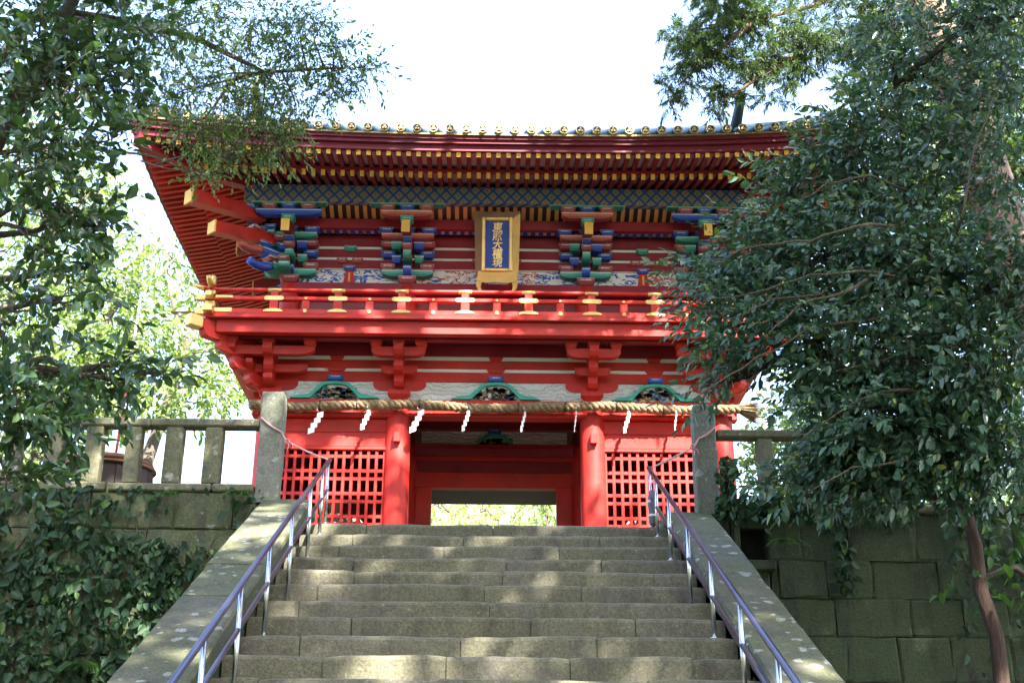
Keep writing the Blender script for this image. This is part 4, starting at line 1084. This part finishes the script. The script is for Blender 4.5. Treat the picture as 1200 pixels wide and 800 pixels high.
# ================================================================== trees and plants
NR = np.random.default_rng(11)
def unit(v): return v/(np.linalg.norm(v, axis=-1, keepdims=True)+1e-9)
CAMV = np.array(CAM)
def tree(name, label, cat, trunk, blobs, leaf, mat, bark_, group=None, per=10, twig=.35, singles=0, up=.6, droop=.35, branches=True, aspect=.42, loc=None, crown='crown', nbr=5, twigs=True, kindtrunk='trunk', face=.15, boughs=(), br=1., bias=None):
    """trunk: list of (point, radius); blobs: (centre, (rx,ry,rz), clusters)."""
    base = Vector(trunk[0][0]); o = thing(name, base, label, cat, group)
    MB().tube([t[0] for t in trunk], [t[1] for t in trunk], 12).build(kindtrunk, bark_, o)
    TPTS = np.array([list(t[0]) for t in trunk]); TR = [t[1] for t in trunk]
    seg = []
    for i in range(len(TPTS)-1):
        for k in range(8): seg.append(TPTS[i]+(TPTS[i+1]-TPTS[i])*k/8)
    seg = np.array(seg+[TPTS[-1]])
    Cs, Dd = [], []; brm = MB(); nb = 0
    for (c, rad, n) in blobs:
        c = np.array(c, float); rad = np.array(rad, float)
        q = unit(NR.normal(size=(n, 3)))*(NR.random((n, 1))**.45); p = c+q*rad
        Cs.append(p)
        d = unit(q+NR.normal(size=(n, 3))*.35+np.array([0, 0, -droop*.6])); Dd.append(d if bias is None else unit(d*.75+np.array(bias)))
        if branches:
            k = np.argmin(np.linalg.norm(seg-c, axis=1)+np.maximum(0, seg[:, 2]-c[2])*1.5); s0 = seg[k]
            m = (s0+c)/2+np.array([0, 0, .12*np.linalg.norm(c-s0)])+NR.normal(size=3)*.07*np.linalg.norm(c-s0)
            r0 = br*min(.05, .012+.018*np.linalg.norm(c-s0)); brm2 = MB().tube([s0, (s0+m)/2, m, (m+c)/2+NR.normal(size=3)*.05, c], [r0, r0*.85, r0*.7, r0*.5, r0*.28], 7)
            bo = brm2.build('branch', bark_, o)
            tips = p[NR.permutation(n)[:nbr]]; tm = MB()
            for t in tips:
                st = m+(c-m)*NR.random(); mid_ = (st+t)/2+NR.normal(size=3)*.06
                tm.tube([st, mid_, t], [r0*.4, r0*.28, .004], 5)
            if nbr: tm.build('side_branch', bark_, bo)
    for bp in boughs:
        q = [at(*b_) for b_ in bp]; MB().tube(q, [.05*(1-.8*i/(len(q)-1)) for i in range(len(q))], 7).build('bough', bark_, o)
    C = np.concatenate(Cs); D = np.concatenate(Dd); n = len(C)
    ax = np.repeat(C, per, 0); dd = np.repeat(D, per, 0); t = np.tile(np.linspace(0, 1, per), n)[:, None]
    tw = twig*(.7+.6*np.repeat(NR.random((n, 1)), per, 0))
    side = unit(np.cross(dd, NR.normal(size=dd.shape)))
    pos = ax+dd*tw*t
    ld = unit(dd*(.55+.5*t)+side*(1.05-.5*t)+np.array([0, 0, -droop])+NR.normal(size=dd.shape)*.12)
    nr = unit(np.array([0, 0, up])+NR.normal(size=dd.shape)*.45+unit(CAMV-pos)*face)
    L = leaf*(.5+.85*NR.random(len(pos))**1.3); W = L*aspect*(.85+.3*NR.random(len(pos)))
    V = leaf_arrays(pos, ld, nr, L, W)
    keep = np.ones(len(V), bool)
    if singles:
        dist = np.linalg.norm(pos-CAMV, axis=1); v = pos-CAMV; zf = v@np.array(_f); xx = v@np.array(_r)/zf*FPX; yy = v@np.array(_u)/zf*FPX
        inside = (abs(xx) < 590) & (abs(yy) < 390) & (zf > 0)
        cand = np.where(inside)[0]; pick = cand[np.argsort((dist/L)[cand])[:singles]]
        for i in pick:
            me = leaf_mesh('leaf', V[i:i+1]-pos[i], mat); ob = bpy.data.objects.new('leaf', me); link(ob, o, Vector(pos[i]))
        keep[pick] = False
    ob = bpy.data.objects.new(crown, leaf_mesh(crown, V[keep]-np.array(base), mat)); link(ob, o, base); tag(ob, kind='stuff')
    if twigs:
        # twigs: thin three-sided stems, joined
        a_ = C-D*.10; b_ = C+D*twig
        s1 = unit(np.cross(D, np.array([.3, .5, .8]))); s2 = np.cross(D, s1); r_ = .0045
        P = np.stack([a_+s1*r_, a_-s1*r_*.5+s2*r_*.87, a_-s1*r_*.5-s2*r_*.87, b_], 1).reshape(-1, 3)-np.array(base)
        nn = len(C); idx = (np.arange(nn)[:, None]*4+np.array([0, 1, 3, 1, 2, 3, 2, 0, 3])[None]).reshape(-1)
        me = bpy.data.meshes.new('twigs'); me.vertices.add(nn*4); me.vertices.foreach_set('co', P.reshape(-1)); me.loops.add(nn*9); me.loops.foreach_set('vertex_index', idx.astype(np.int32))
        me.polygons.add(nn*3); me.polygons.foreach_set('loop_start', np.arange(0, nn*9, 3, dtype=np.int32)); me.materials.append(TWIG); me.update()
        ob = bpy.data.objects.new('twigs', me); link(ob, o, base); tag(ob, kind='stuff')
    return o
def B(px, py, Y, rpx, n, flat=.8, dep=1.):            # a leaf mass: where it stands, its radius in photo pixels
    c = at(px, py, Y); d = (c-CAM).dot(_f); r_ = rpx*d/FPX
    return (tuple(c), (r_, r_*dep, r_*flat), n)
def W3(px, py, Y): return tuple(at(px, py, Y))

# glossy tree on the right
YR = -6.6
tb = at(1176, 800, YR); 
trunk = [((tb.x+.05, YR, ZB), .075), (W3(1174, 800, YR), .062), (W3(1168, 745, YR), .056), (W3(1149, 690, YR), .056), (W3(1144, 640, YR), .05), (W3(1127, 585, YR), .052), (W3(1110, 470, YR+.1), .045), (W3(1095, 330, YR+.2), .038), (W3(1065, 220, YR+.3), .03), (W3(1050, 100, YR+.4), .018)]
cam_blobs = [B(x, y, Y, r_, n) for x, y, Y, r_, n in (
    (985, 215, -6.2, 62, 150), (1050, 175, -6.4, 75, 180), (1130, 215, -6.8, 85, 220), (1180, 110, -6.8, 80, 170), (1100, 95, -6.2, 75, 150), (1040, 60, -6.2, 40, 40), (1150, 20, -6.4, 60, 100), (1195, 20, -6.8, 50, 70), (1000, 140, -6.2, 40, 60), (955, 185, -6.1, 30, 44), (925, 232, -6.1, 30, 44), (962, 255, -6.3, 36, 60), (1060, 20, -6.0, 50, 60), (1190, 330, -7.2, 80, 200),
    (905, 285, -6.3, 50, 110), (872, 318, -6.4, 42, 80), (950, 320, -6.6, 66, 190), (1030, 290, -6.8, 80, 240), (1110, 330, -7.0, 80, 240), (860, 372, -6.6, 42, 70), (830, 330, -6.4, 26, 26), (925, 380, -6.9, 50, 110),
    (1000, 400, -7.1, 75, 220), (1085, 430, -7.2, 80, 220), (1165, 440, -7.3, 75, 190), (868, 425, -6.8, 28, 24), (840, 448, -6.6, 22, 10), (985, 455, -7.1, 36, 60), (1030, 500, -7.2, 65, 170), (1110, 530, -7.2, 62, 150),
    (995, 530, -7.0, 34, 66), (955, 550, -6.9, 24, 26), (1050, 548, -7.1, 38, 70), (1180, 530, -7.2, 50, 90), (1010, 570, -7.0, 18, 14), (1120, 560, -6.9, 24, 26), (915, 560, -6.8, 16, 10))]
cam_blobs = [(c_, r_, int(n_*.82)) for c_, r_, n_ in cam_blobs]
rt = tree('broadleaf_tree', 'large glossy dark-leaved tree overhanging the right end of the gate', 'tree', trunk, cam_blobs, .088, LCAM, RBARK, per=12, twig=.36, singles=280, up=.9, droop=.22, aspect=.46, face=.5, bias=(-.75, -.35, -.30))
# long pale limbs sweeping down to the left through the leaves
_q = random.Random(12)
for pth in (((1112, 400), (1040, 372), (950, 385), (870, 430), (812, 468)), ((1100, 340), (1030, 318), (950, 322), (880, 345), (826, 352)), ((1085, 270), (1020, 262), (950, 282), (880, 288), (835, 310)),
            ((1130, 480), (1060, 455), (1000, 470), (940, 515)), ((1120, 560), (1060, 540), (1000, 548), (950, 575)), ((1075, 230), (1020, 205), (970, 215), (930, 240)), ((1100, 330), (1130, 250), (1140, 180), (1170, 100)), ((1110, 440), (1150, 400), (1190, 330)),
            ((1000, 320), (960, 345), (905, 350), (862, 372)), ((1050, 300), (1000, 340), (940, 355), (900, 392)), ((1090, 420), (1040, 420), (980, 435)), ((1160, 520), (1120, 500), (1070, 500))):
    dep = _q.uniform(-7.75, -7.35); pts = [at(x, y, dep+(YR-dep)*max(0, 1-i*1.2)) for i, (x, y) in enumerate(pth)]; r0 = _q.uniform(.013, .02)
    sm = []
    for i in range(len(pts)-1):
        for k in range(4): sm.append(pts[i].lerp(pts[i+1], k/4)+Vector((_q.uniform(-.012, .012), 0, _q.uniform(-.012, .012))))
    sm.append(pts[-1]); MB().tube(sm, [r0*(1-.75*i/(len(sm)-1)) for i in range(len(sm))], 6).build('limb', TWIG, rt)
# pale crooked second stem on the right
tree('sapling', 'pale crooked leaning stem with sparse leaves at the right edge', 'tree', [((at(1240, 640, -6).x, -6., ZB), .06), (W3(1240, 640, -6.), .05), (W3(1190, 530, -6.), .042), (W3(1150, 440, -6.), .036), (W3(1108, 350, -6.), .03), (W3(1065, 280, -6), .022), (W3(1010, 200, -6), .012)],
     [B(1200, 610, -6.4, 26, 10), B(1195, 480, -6.4, 30, 10), B(1200, 700, -6.6, 14, 7), B(1130, 660, -6.6, 14, 3)], .10, LFERN, BARK, per=7, twig=.28, aspect=.6, nbr=2)

# dark tree on the left, near
YL = -8.4
lt = at(-60, 700, YL)
trunk = [((lt.x-.5, YL, ZB), .16), ((lt.x-.4, YL, -1.5), .13), (W3(-70, 420, YL), .11), (W3(-30, 200, YL), .09), (W3(60, 60, YL), .06), (W3(110, -60, YL), .04)]
lb = [B(x, y, Y, r_, n) for x, y, Y, r_, n in (
    (30, 30, -8.6, 70, 80), (110, 30, -8.4, 66, 70), (60, 110, -8.6, 66, 66), (135, 95, -8.2, 36, 28), (20, 190, -8.8, 56, 34), (80, 180, -8.4, 42, 26), (128, 165, -8.2, 24, 12), (180, 40, -8., 26, 14),
    (40, 270, -8.8, 50, 18), (85, 250, -8.5, 34, 16), (118, 262, -8.5, 16, 6), (20, 370, -8.8, 50, 14), (70, 350, -8.7, 40, 9), (112, 315, -8.5, 24, 8), (40, 450, -8.8, 46, 20), (105, 440, -8.6, 36, 12), (150, 445, -8.5, 28, 9), (185, 440, -8.4, 18, 6), (15, 480, -8.9, 42, 36), (75, 500, -8.8, 28, 14), (10, 560, -9., 24, 14))]
tree('broadleaf_tree', 'dark-leaved tree in the left foreground hanging over the balustrade', 'tree', trunk, lb, .098, LLEFT, BARK, per=10, twig=.32, singles=260, up=.6, droop=.12, aspect=.54, nbr=3, face=.3)
# fine-leaved bough before the roof corner
YF = -4.9
trunk = [((-6.6, -4.0, -.02), .12), ((-6.5, -4.1, 2.2), .10), ((-6.2, -4.4, 4.0), .085), (W3(40, 20, YF), .06), (W3(150, 25, YF), .045), (W3(230, 45, YF), .034), (W3(310, 85, YF), .022), (W3(390, 80, YF), .012)]
fb = [B(x, y, Y, r_, n, .7) for x, y, Y, r_, n in (
    (180, 30, -5.2, 50, 90), (240, 25, -5., 48, 100), (300, 30, -4.9, 46, 96), (350, 60, -4.9, 40, 80), (395, 80, -4.8, 28, 44), (430, 80, -4.8, 16, 22), (412, 104, -4.8, 20, 26), (380, 110, -4.8, 20, 24), (355, 20, -4.9, 24, 30), (400, 55, -4.8, 20, 20), (280, 80, -5., 42, 90), (220, 90, -5.1, 40, 80),
    (330, 110, -4.9, 40, 84), (270, 130, -5., 36, 70), (240, 160, -5.2, 30, 54), (300, 160, -5., 34, 60), (345, 145, -5., 28, 44), (215, 150, -5.2, 26, 36), (270, 185, -5.2, 22, 30), (235, 205, -5.3, 14, 14), (330, 175, -5., 22, 26), (190, 120, -5.2, 26, 36), (375, 20, -4.9, 20, 16))]
fb = [(c_, r_, int(n_*1.05)) for c_, r_, n_ in fb]
tree('broadleaf_tree', 'fine-leaved bough reaching over the left roof corner of the gate', 'tree', trunk, fb, .056, LFINE, BARK, per=9, twig=.26, up=.6, droop=.3, aspect=.45, nbr=3, br=.5)

# cedar, trunk at the upper right
YC = -1.6
trunk = [((at(1300, 600, YC).x, YC, -.02), .42), (W3(1225, 420, YC), .36), (W3(1180, 280, YC), .33), (W3(1130, 130, YC), .30), (W3(1075, -20, YC), .27), (W3(1030, -160, YC), .2)]
cb = []
_c = random.Random(77)
for (x0, y0, x1, y1, Y, n_, w_) in ((1060, 20, 880, 78, -2.4, 12, 22), (900, 62, 835, 118, -2.6, 8, 16), (860, 60, 790, 40, -2.6, 8, 20), (960, 40, 850, 5, -2.5, 10, 24), (840, 20, 785, 95, -2.7, 8, 13), (1040, 0, 930, -30, -2.4, 8, 30), (1010, 55, 1000, 95, -2.5, 4, 18), (880, 20, 820, -30, -2.6, 7, 24), (940, 70, 905, 100, -2.6, 4, 14), (800, 95, 785, 125, -2.7, 3, 10)):
    for i in range(n_):
        t = i/max(1, n_-1); cb.append(B(x0+(x1-x0)*t+_c.uniform(-8, 8), y0+(y1-y0)*t+_c.uniform(-6, 10), Y+_c.uniform(-.3, .3), w_*_c.uniform(.7, 1.2), int(w_*1.15), .6))
tree('cedar_tree', 'tall cedar with pale ridged trunk and feathery boughs above the right roof', 'tree', trunk, cb, .075, LCED, CBARK, per=44, twig=.20, up=.3, droop=.45, aspect=.15, nbr=0, twigs=False, branches=False, boughs=[[(1078, -10, -1.6), (1010, 30, -2.1), (940, 62, -2.4), (880, 80, -2.5)], [(930, 66, -2.45), (890, 90, -2.6), (850, 118, -2.7)], [(1050, -50, -1.7), (960, 5, -2.3), (880, 25, -2.6), (800, 38, -2.7)], [(880, 28, -2.6), (840, 60, -2.65), (795, 100, -2.7)]])

# unseen tree, its crown laid along the sun rays to shade gate and stairs
def canopy(px_list, n): return [(c, r_, n) for c, r_ in px_list]
ray = lambda p, t: tuple(Vector(p)+TOSUN*t)
cbl = []
# openings cut through the crown along the sun rays to light chosen spots
HOLES = [(Vector((-2.75, -4.6, -.55)), 1.15), (Vector((-.75, -5.6, -.5)), .8), (Vector((.05, -7.6, -1.5)), .95), (Vector((-1.3, -.2, 1.9)), .95), (Vector((1.6, -.1, 1.6)), .8), (Vector((-1.2, -.8, 3.8)), .9), (Vector((2.9, -.8, 3.9)), .9), (Vector((2.6, -6.5, 4.2)), .9), (Vector((-3.6, -4.6, .2)), .5)]
def cover(x0, x1, y0, y1, z, t, step, rad, dens, jit=.5, seed=1):
    rr = random.Random(seed); x = x0
    while x <= x1:
        y = y0
        while y <= y1:
            p = ray((x+rr.uniform(-jit, jit), y+rr.uniform(-jit, jit), z), t+rr.uniform(-1.2, 1.2))
            if any((Vector(p)-h_-TOSUN*((Vector(p)-h_).dot(TOSUN))).length < r_ for h_, r_ in HOLES): y += step; continue
            cbl.append((p, (rad*rr.uniform(.8, 1.2), rad*rr.uniform(.8, 1.2), rad*.55), int(dens*rr.uniform(.6, 1.3)))); y += step
        x += step
cover(-6.5, 7.5, -15, 1.9, 1.5, 14.5, 1.5, 1.1, 86, .4, 4)
tree('overhanging_tree', 'tall broad-crowned tree on the right out of view, its canopy shaped to shade the stairs', 'tree',
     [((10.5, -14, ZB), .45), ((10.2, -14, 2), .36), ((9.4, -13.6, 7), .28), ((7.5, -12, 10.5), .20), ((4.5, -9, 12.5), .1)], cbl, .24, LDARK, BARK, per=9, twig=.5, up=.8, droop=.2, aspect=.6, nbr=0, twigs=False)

# background trees
def bgtree(label, base, h, blobs, leaf, mat, per=10, group='trees behind the gate', twig=.4, asp=.5):
    c = np.mean([np.array(b[0]) for b in blobs], 0)
    tree('background_tree', label, 'tree', [((base[0], base[1], -.05), .22), ((base[0]*.6+c[0]*.4, base[1]*.6+c[1]*.4, c[2]*.45), .16), (tuple(c), .07)], blobs, leaf, mat, BARK, group, per=per, twig=twig, up=.5, droop=.3, aspect=asp, nbr=2, twigs=False)
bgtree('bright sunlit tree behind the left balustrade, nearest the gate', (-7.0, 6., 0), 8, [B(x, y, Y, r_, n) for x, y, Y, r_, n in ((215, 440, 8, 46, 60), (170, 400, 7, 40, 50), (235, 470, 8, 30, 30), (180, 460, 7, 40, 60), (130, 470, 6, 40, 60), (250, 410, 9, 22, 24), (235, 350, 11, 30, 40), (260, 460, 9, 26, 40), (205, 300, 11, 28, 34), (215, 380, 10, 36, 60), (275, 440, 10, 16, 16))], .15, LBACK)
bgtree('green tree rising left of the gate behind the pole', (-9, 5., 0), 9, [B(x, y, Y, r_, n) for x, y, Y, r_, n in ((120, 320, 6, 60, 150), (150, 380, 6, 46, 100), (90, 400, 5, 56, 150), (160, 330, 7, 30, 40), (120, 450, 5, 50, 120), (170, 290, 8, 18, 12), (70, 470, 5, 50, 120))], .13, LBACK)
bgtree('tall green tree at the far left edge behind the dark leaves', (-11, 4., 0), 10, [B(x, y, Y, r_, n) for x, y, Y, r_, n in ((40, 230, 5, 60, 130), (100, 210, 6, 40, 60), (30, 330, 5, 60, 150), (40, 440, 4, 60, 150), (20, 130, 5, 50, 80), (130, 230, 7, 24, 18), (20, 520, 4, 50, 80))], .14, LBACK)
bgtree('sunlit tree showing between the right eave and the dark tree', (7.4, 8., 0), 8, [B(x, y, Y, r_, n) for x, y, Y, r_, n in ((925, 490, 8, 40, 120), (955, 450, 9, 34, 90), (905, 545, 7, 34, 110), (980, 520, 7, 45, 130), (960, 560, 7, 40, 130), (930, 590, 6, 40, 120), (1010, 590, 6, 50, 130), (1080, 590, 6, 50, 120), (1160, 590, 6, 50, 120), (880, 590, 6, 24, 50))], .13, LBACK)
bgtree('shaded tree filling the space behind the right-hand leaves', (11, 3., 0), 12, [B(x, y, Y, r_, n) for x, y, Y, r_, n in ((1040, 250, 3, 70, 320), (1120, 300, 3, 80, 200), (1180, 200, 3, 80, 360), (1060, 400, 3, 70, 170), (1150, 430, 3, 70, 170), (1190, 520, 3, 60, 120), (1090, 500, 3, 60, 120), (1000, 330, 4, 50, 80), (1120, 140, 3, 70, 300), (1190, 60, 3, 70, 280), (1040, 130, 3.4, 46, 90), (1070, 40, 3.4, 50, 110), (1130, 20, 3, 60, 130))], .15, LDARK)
# garden seen through the passage
for i, (x, y, Y, r_, n, l_) in enumerate(((530, 605, 15, 40, 46, 'pale sunlit garden shrub at the left of the passage opening'), (585, 610, 17, 36, 34, 'pale sunlit garden shrub in the middle of the passage opening'), (640, 600, 14, 36, 50, 'green sunlit garden shrub at the right of the passage opening'))):
    c = at(x, y, Y)
    tree('garden_shrub', l_, 'shrub', [((c.x, Y, -.02), .06), ((c.x+.1, Y, c.z*.6), .05), ((c.x, Y, c.z), .03)], [B(x, y, Y, r_, n), B(x+12, y+34, Y, r_*1.2, n), B(x-22, y-14, Y+1, r_*.8, n//2)], .16, LGROUND if i < 2 else LBACK, BARK, 'shrubs in the garden beyond the gate', per=8, twig=.4, nbr=6, twigs=False)
# hill behind
hb = MB(); P = []
for i in range(41):
    for j in range(13):
        X = -100+5*i; Y = 26+6*j; P.append((X, Y, -.5+.34*(Y-26)*(1+.25*math.sin(X*.07+1))+.6*math.sin(X*.21+Y*.1)))
hb.add(P, [[i*13+j, (i+1)*13+j, (i+1)*13+j+1, i*13+j+1] for i in range(40) for j in range(12)], 0, True)
tag(hb.build('hill', SOIL), kind='structure')

# ------------------------------------------------------------------ ivy and ferns
def plant(name, label, cat, pts, nrm, leaf, mat, asp, singles, group=None, base=None, down=1.):
    pts = np.array(pts); n = len(pts); base = Vector(base if base is not None else pts[np.argmin(pts[:, 2])])
    o = thing(name, base, label, cat, group)
    d = unit(np.array([0, -.25, -down])+NR.normal(size=(n, 3))*np.array([.75, .35, .45])); nn = unit(np.array(nrm)+NR.normal(size=(n, 3))*.55)
    L = leaf*(.45+.95*NR.random(n)**1.5); V = leaf_arrays(pts, d, nn, L, L*asp*(.75+.5*NR.random(n)), .2, .35)
    dist = np.linalg.norm(pts-CAMV, axis=1)/L; v = pts-CAMV; zf = v@np.array(_f); xx = v@np.array(_r)/zf*FPX; yy = v@np.array(_u)/zf*FPX
    cand = np.where((abs(xx) < 590) & (abs(yy) < 390))[0]; pick = cand[np.argsort(dist[cand])[:singles]]
    for i in pick: link(bpy.data.objects.new('leaf', leaf_mesh('leaf', V[i:i+1]-pts[i], mat)), o, Vector(pts[i]))
    keep = np.ones(n, bool); keep[pick] = False
    ob = link(bpy.data.objects.new('foliage', leaf_mesh('foliage', V[keep]-np.array(base), mat)), o, base); tag(ob, kind='stuff')
    return o
def noise2(x, z, s=0): return math.sin(x*3.1+s)+math.sin(z*4.3+1.3*s+x)+math.sin(x*1.3-z*2.1+s*2)+.7*math.sin(x*7.3+z*5.1)
rr = random.Random(31); pts = []
stemm = MB()
WY = lambda z, zt: -4.52-.06*(zt-z)
while len(pts) < 7600:
    x = rr.uniform(-6.2, -2.2); z = rr.uniform(-2.9, .34)
    zl = .24+SL*0  # left wall is seen above the sloping coping
    f = noise2(x, z, .7)*.16
    line = -.35-.25*math.sin((x+2.3)*1.1)
    dens = 1.3 if z < line else .22
    if z > .10: dens = .5
    if abs(x+4.0) < .35 or abs(x+2.75) < .3: dens = max(dens, .7)
    if x > -3.1 and z > line: dens = .55
    if x < -4.6: dens += .5
    if rr.random() < dens+f-.15: pts.append((x, WY(z, .30)-.03-rr.random()*.10, z))
ivy = plant('ivy', 'dense dark ivy covering the left retaining wall', 'ivy', pts, (0, -1, .45), .105, LIVY, .62, 290)
for k in range(26):
    x = rr.uniform(-6, -2.4); z = -2.8; P = []
    while z < rr.uniform(-.6, .2): P.append((x, WY(z, .3)-.02, z)); x += rr.uniform(-.12, .12); z += .22
    if len(P) > 2: MB().tube(P, .008, 5).build('stem', TWIG, ivy)
pts = []
while len(pts) < 620:
    u = rr.random(); x = 2.1+rr.random()**1.4*1.9; z = .10+rr.gauss(.09, .07)-.03*(x-2.1)
    if rr.random() < .3: x = 2.13+rr.random()*.12; z = .1+rr.random()*.55
    pts.append((x, -4.60-rr.random()*.10, z))
for k in range(70): pts.append((3.24+.05*math.sin(k*.5)+rr.uniform(-.04, .04), -4.62-rr.random()*.05, .05-k*.010))
iv2 = plant('ivy', 'ivy along the top of the right wall and up the right stone post', 'ivy', pts, (0, -1, .45), .085, LIVY, .8, 60)
MB().tube([(3.22, -4.58, .1), (3.26, -4.61, -.2), (3.22, -4.62, -.6)], .007, 5).build('stem', TWIG, iv2)
pts = []
while len(pts) < 700:
    x = rr.uniform(4.2, 6.6); z = rr.gauss(-.1, .5)
    pts.append((x, -4.62-rr.random()*.2, min(z, .4)))
plant('ivy', 'dark climbing leaves on the right wall under the leaning trunk', 'ivy', pts, (0, -1, .45), .10, LIVY, .7, 40)
# ferns
def fern(label, c, n, L, seed):
    r2 = random.Random(seed); o = thing('fern', c, label, 'fern', 'ferns on the walls')
    for k in range(n):
        a = r2.uniform(-2.6, -.5); ln = L*r2.uniform(.6, 1.1); P = []
        for i in range(9):
            t = i/8; P.append(Vector(c)+Vector((math.cos(a)*ln*t, math.sin(a)*ln*t*.8, ln*(.45*t-.75*t*t))))
        MB().tube(P, .003, 4).build('stem', LFERN, o)
        pos, dr = [], []; LL = []
        for i in range(1, 9):
            d = (P[i]-P[i-1]).normalized(); sd = d.cross(Vector((0, 0, 1))).normalized()
            for s in (-1, 1):
                for q in (0, .5): pos.append(P[i-1].lerp(P[i], q)); dr.append(sd*s+d*.5+Vector((0, 0, -.2))); LL.append(ln*.30*(1-.8*(i/9))+.012)
        V = leaf_arrays([list(p) for p in pos], [list(p) for p in dr], [[0, 0, 1]]*len(pos), LL, [l_*.3 for l_ in LL])
        ob = link(bpy.data.objects.new('frond', leaf_mesh('frond', V-np.array(c), LFERN)), o, c)
for i, (x, z, n, L, l_) in enumerate(((2.72, -.16, 9, .26, 'fern hanging beside the square drain'), (-2.45, .26, 8, .26, 'fern at the foot of the left stone post'), (-3.7, -1.35, 9, .36, 'pale arching fern low in the left ivy'), (-3.1, .25, 7, .22, 'small fern under the left balustrade'))):
    fern(l_, (x, WY(z, .3)-.08, z), n, L, 40+i)

# woodland behind and beside the viewpoint: it keeps the southern sky off the gate front
pos = []; rr = random.Random(55)
for k in range(5200):
    a = R(rr.uniform(-14, 194)); d = rr.uniform(15, 26)
    pos.append((math.cos(a)*d, -17-math.sin(a)*d*.8, ZB+22*rr.random()**.8))
pos = np.array(pos); nn = len(pos)
V = leaf_arrays(pos, unit(NR.normal(size=(nn, 3))+np.array([0, 0, -.5])), unit(NR.normal(size=(nn, 3))), .9+.7*NR.random(nn), .6+.4*NR.random(nn))
wd = thing('woodland', (0, -34, ZB), 'dense evergreen woodland closing in behind the viewpoint', 'woodland', None, 'stuff')
link(bpy.data.objects.new('foliage', leaf_mesh('foliage', V, LDARK)), wd, (0, 0, 0))
m = MB()
for k in range(34):
    a = R(rr.uniform(-14, 194)); d = rr.uniform(16, 25); x, y = math.cos(a)*d, -17-math.sin(a)*d*.8
    m.tube([(x, y, ZB), (x+rr.uniform(-.5, .5), y, ZB+9), (x+rr.uniform(-1, 1), y, ZB+18)], [.3, .22, .08], 8)
m.build('trunks', BARK, wd)
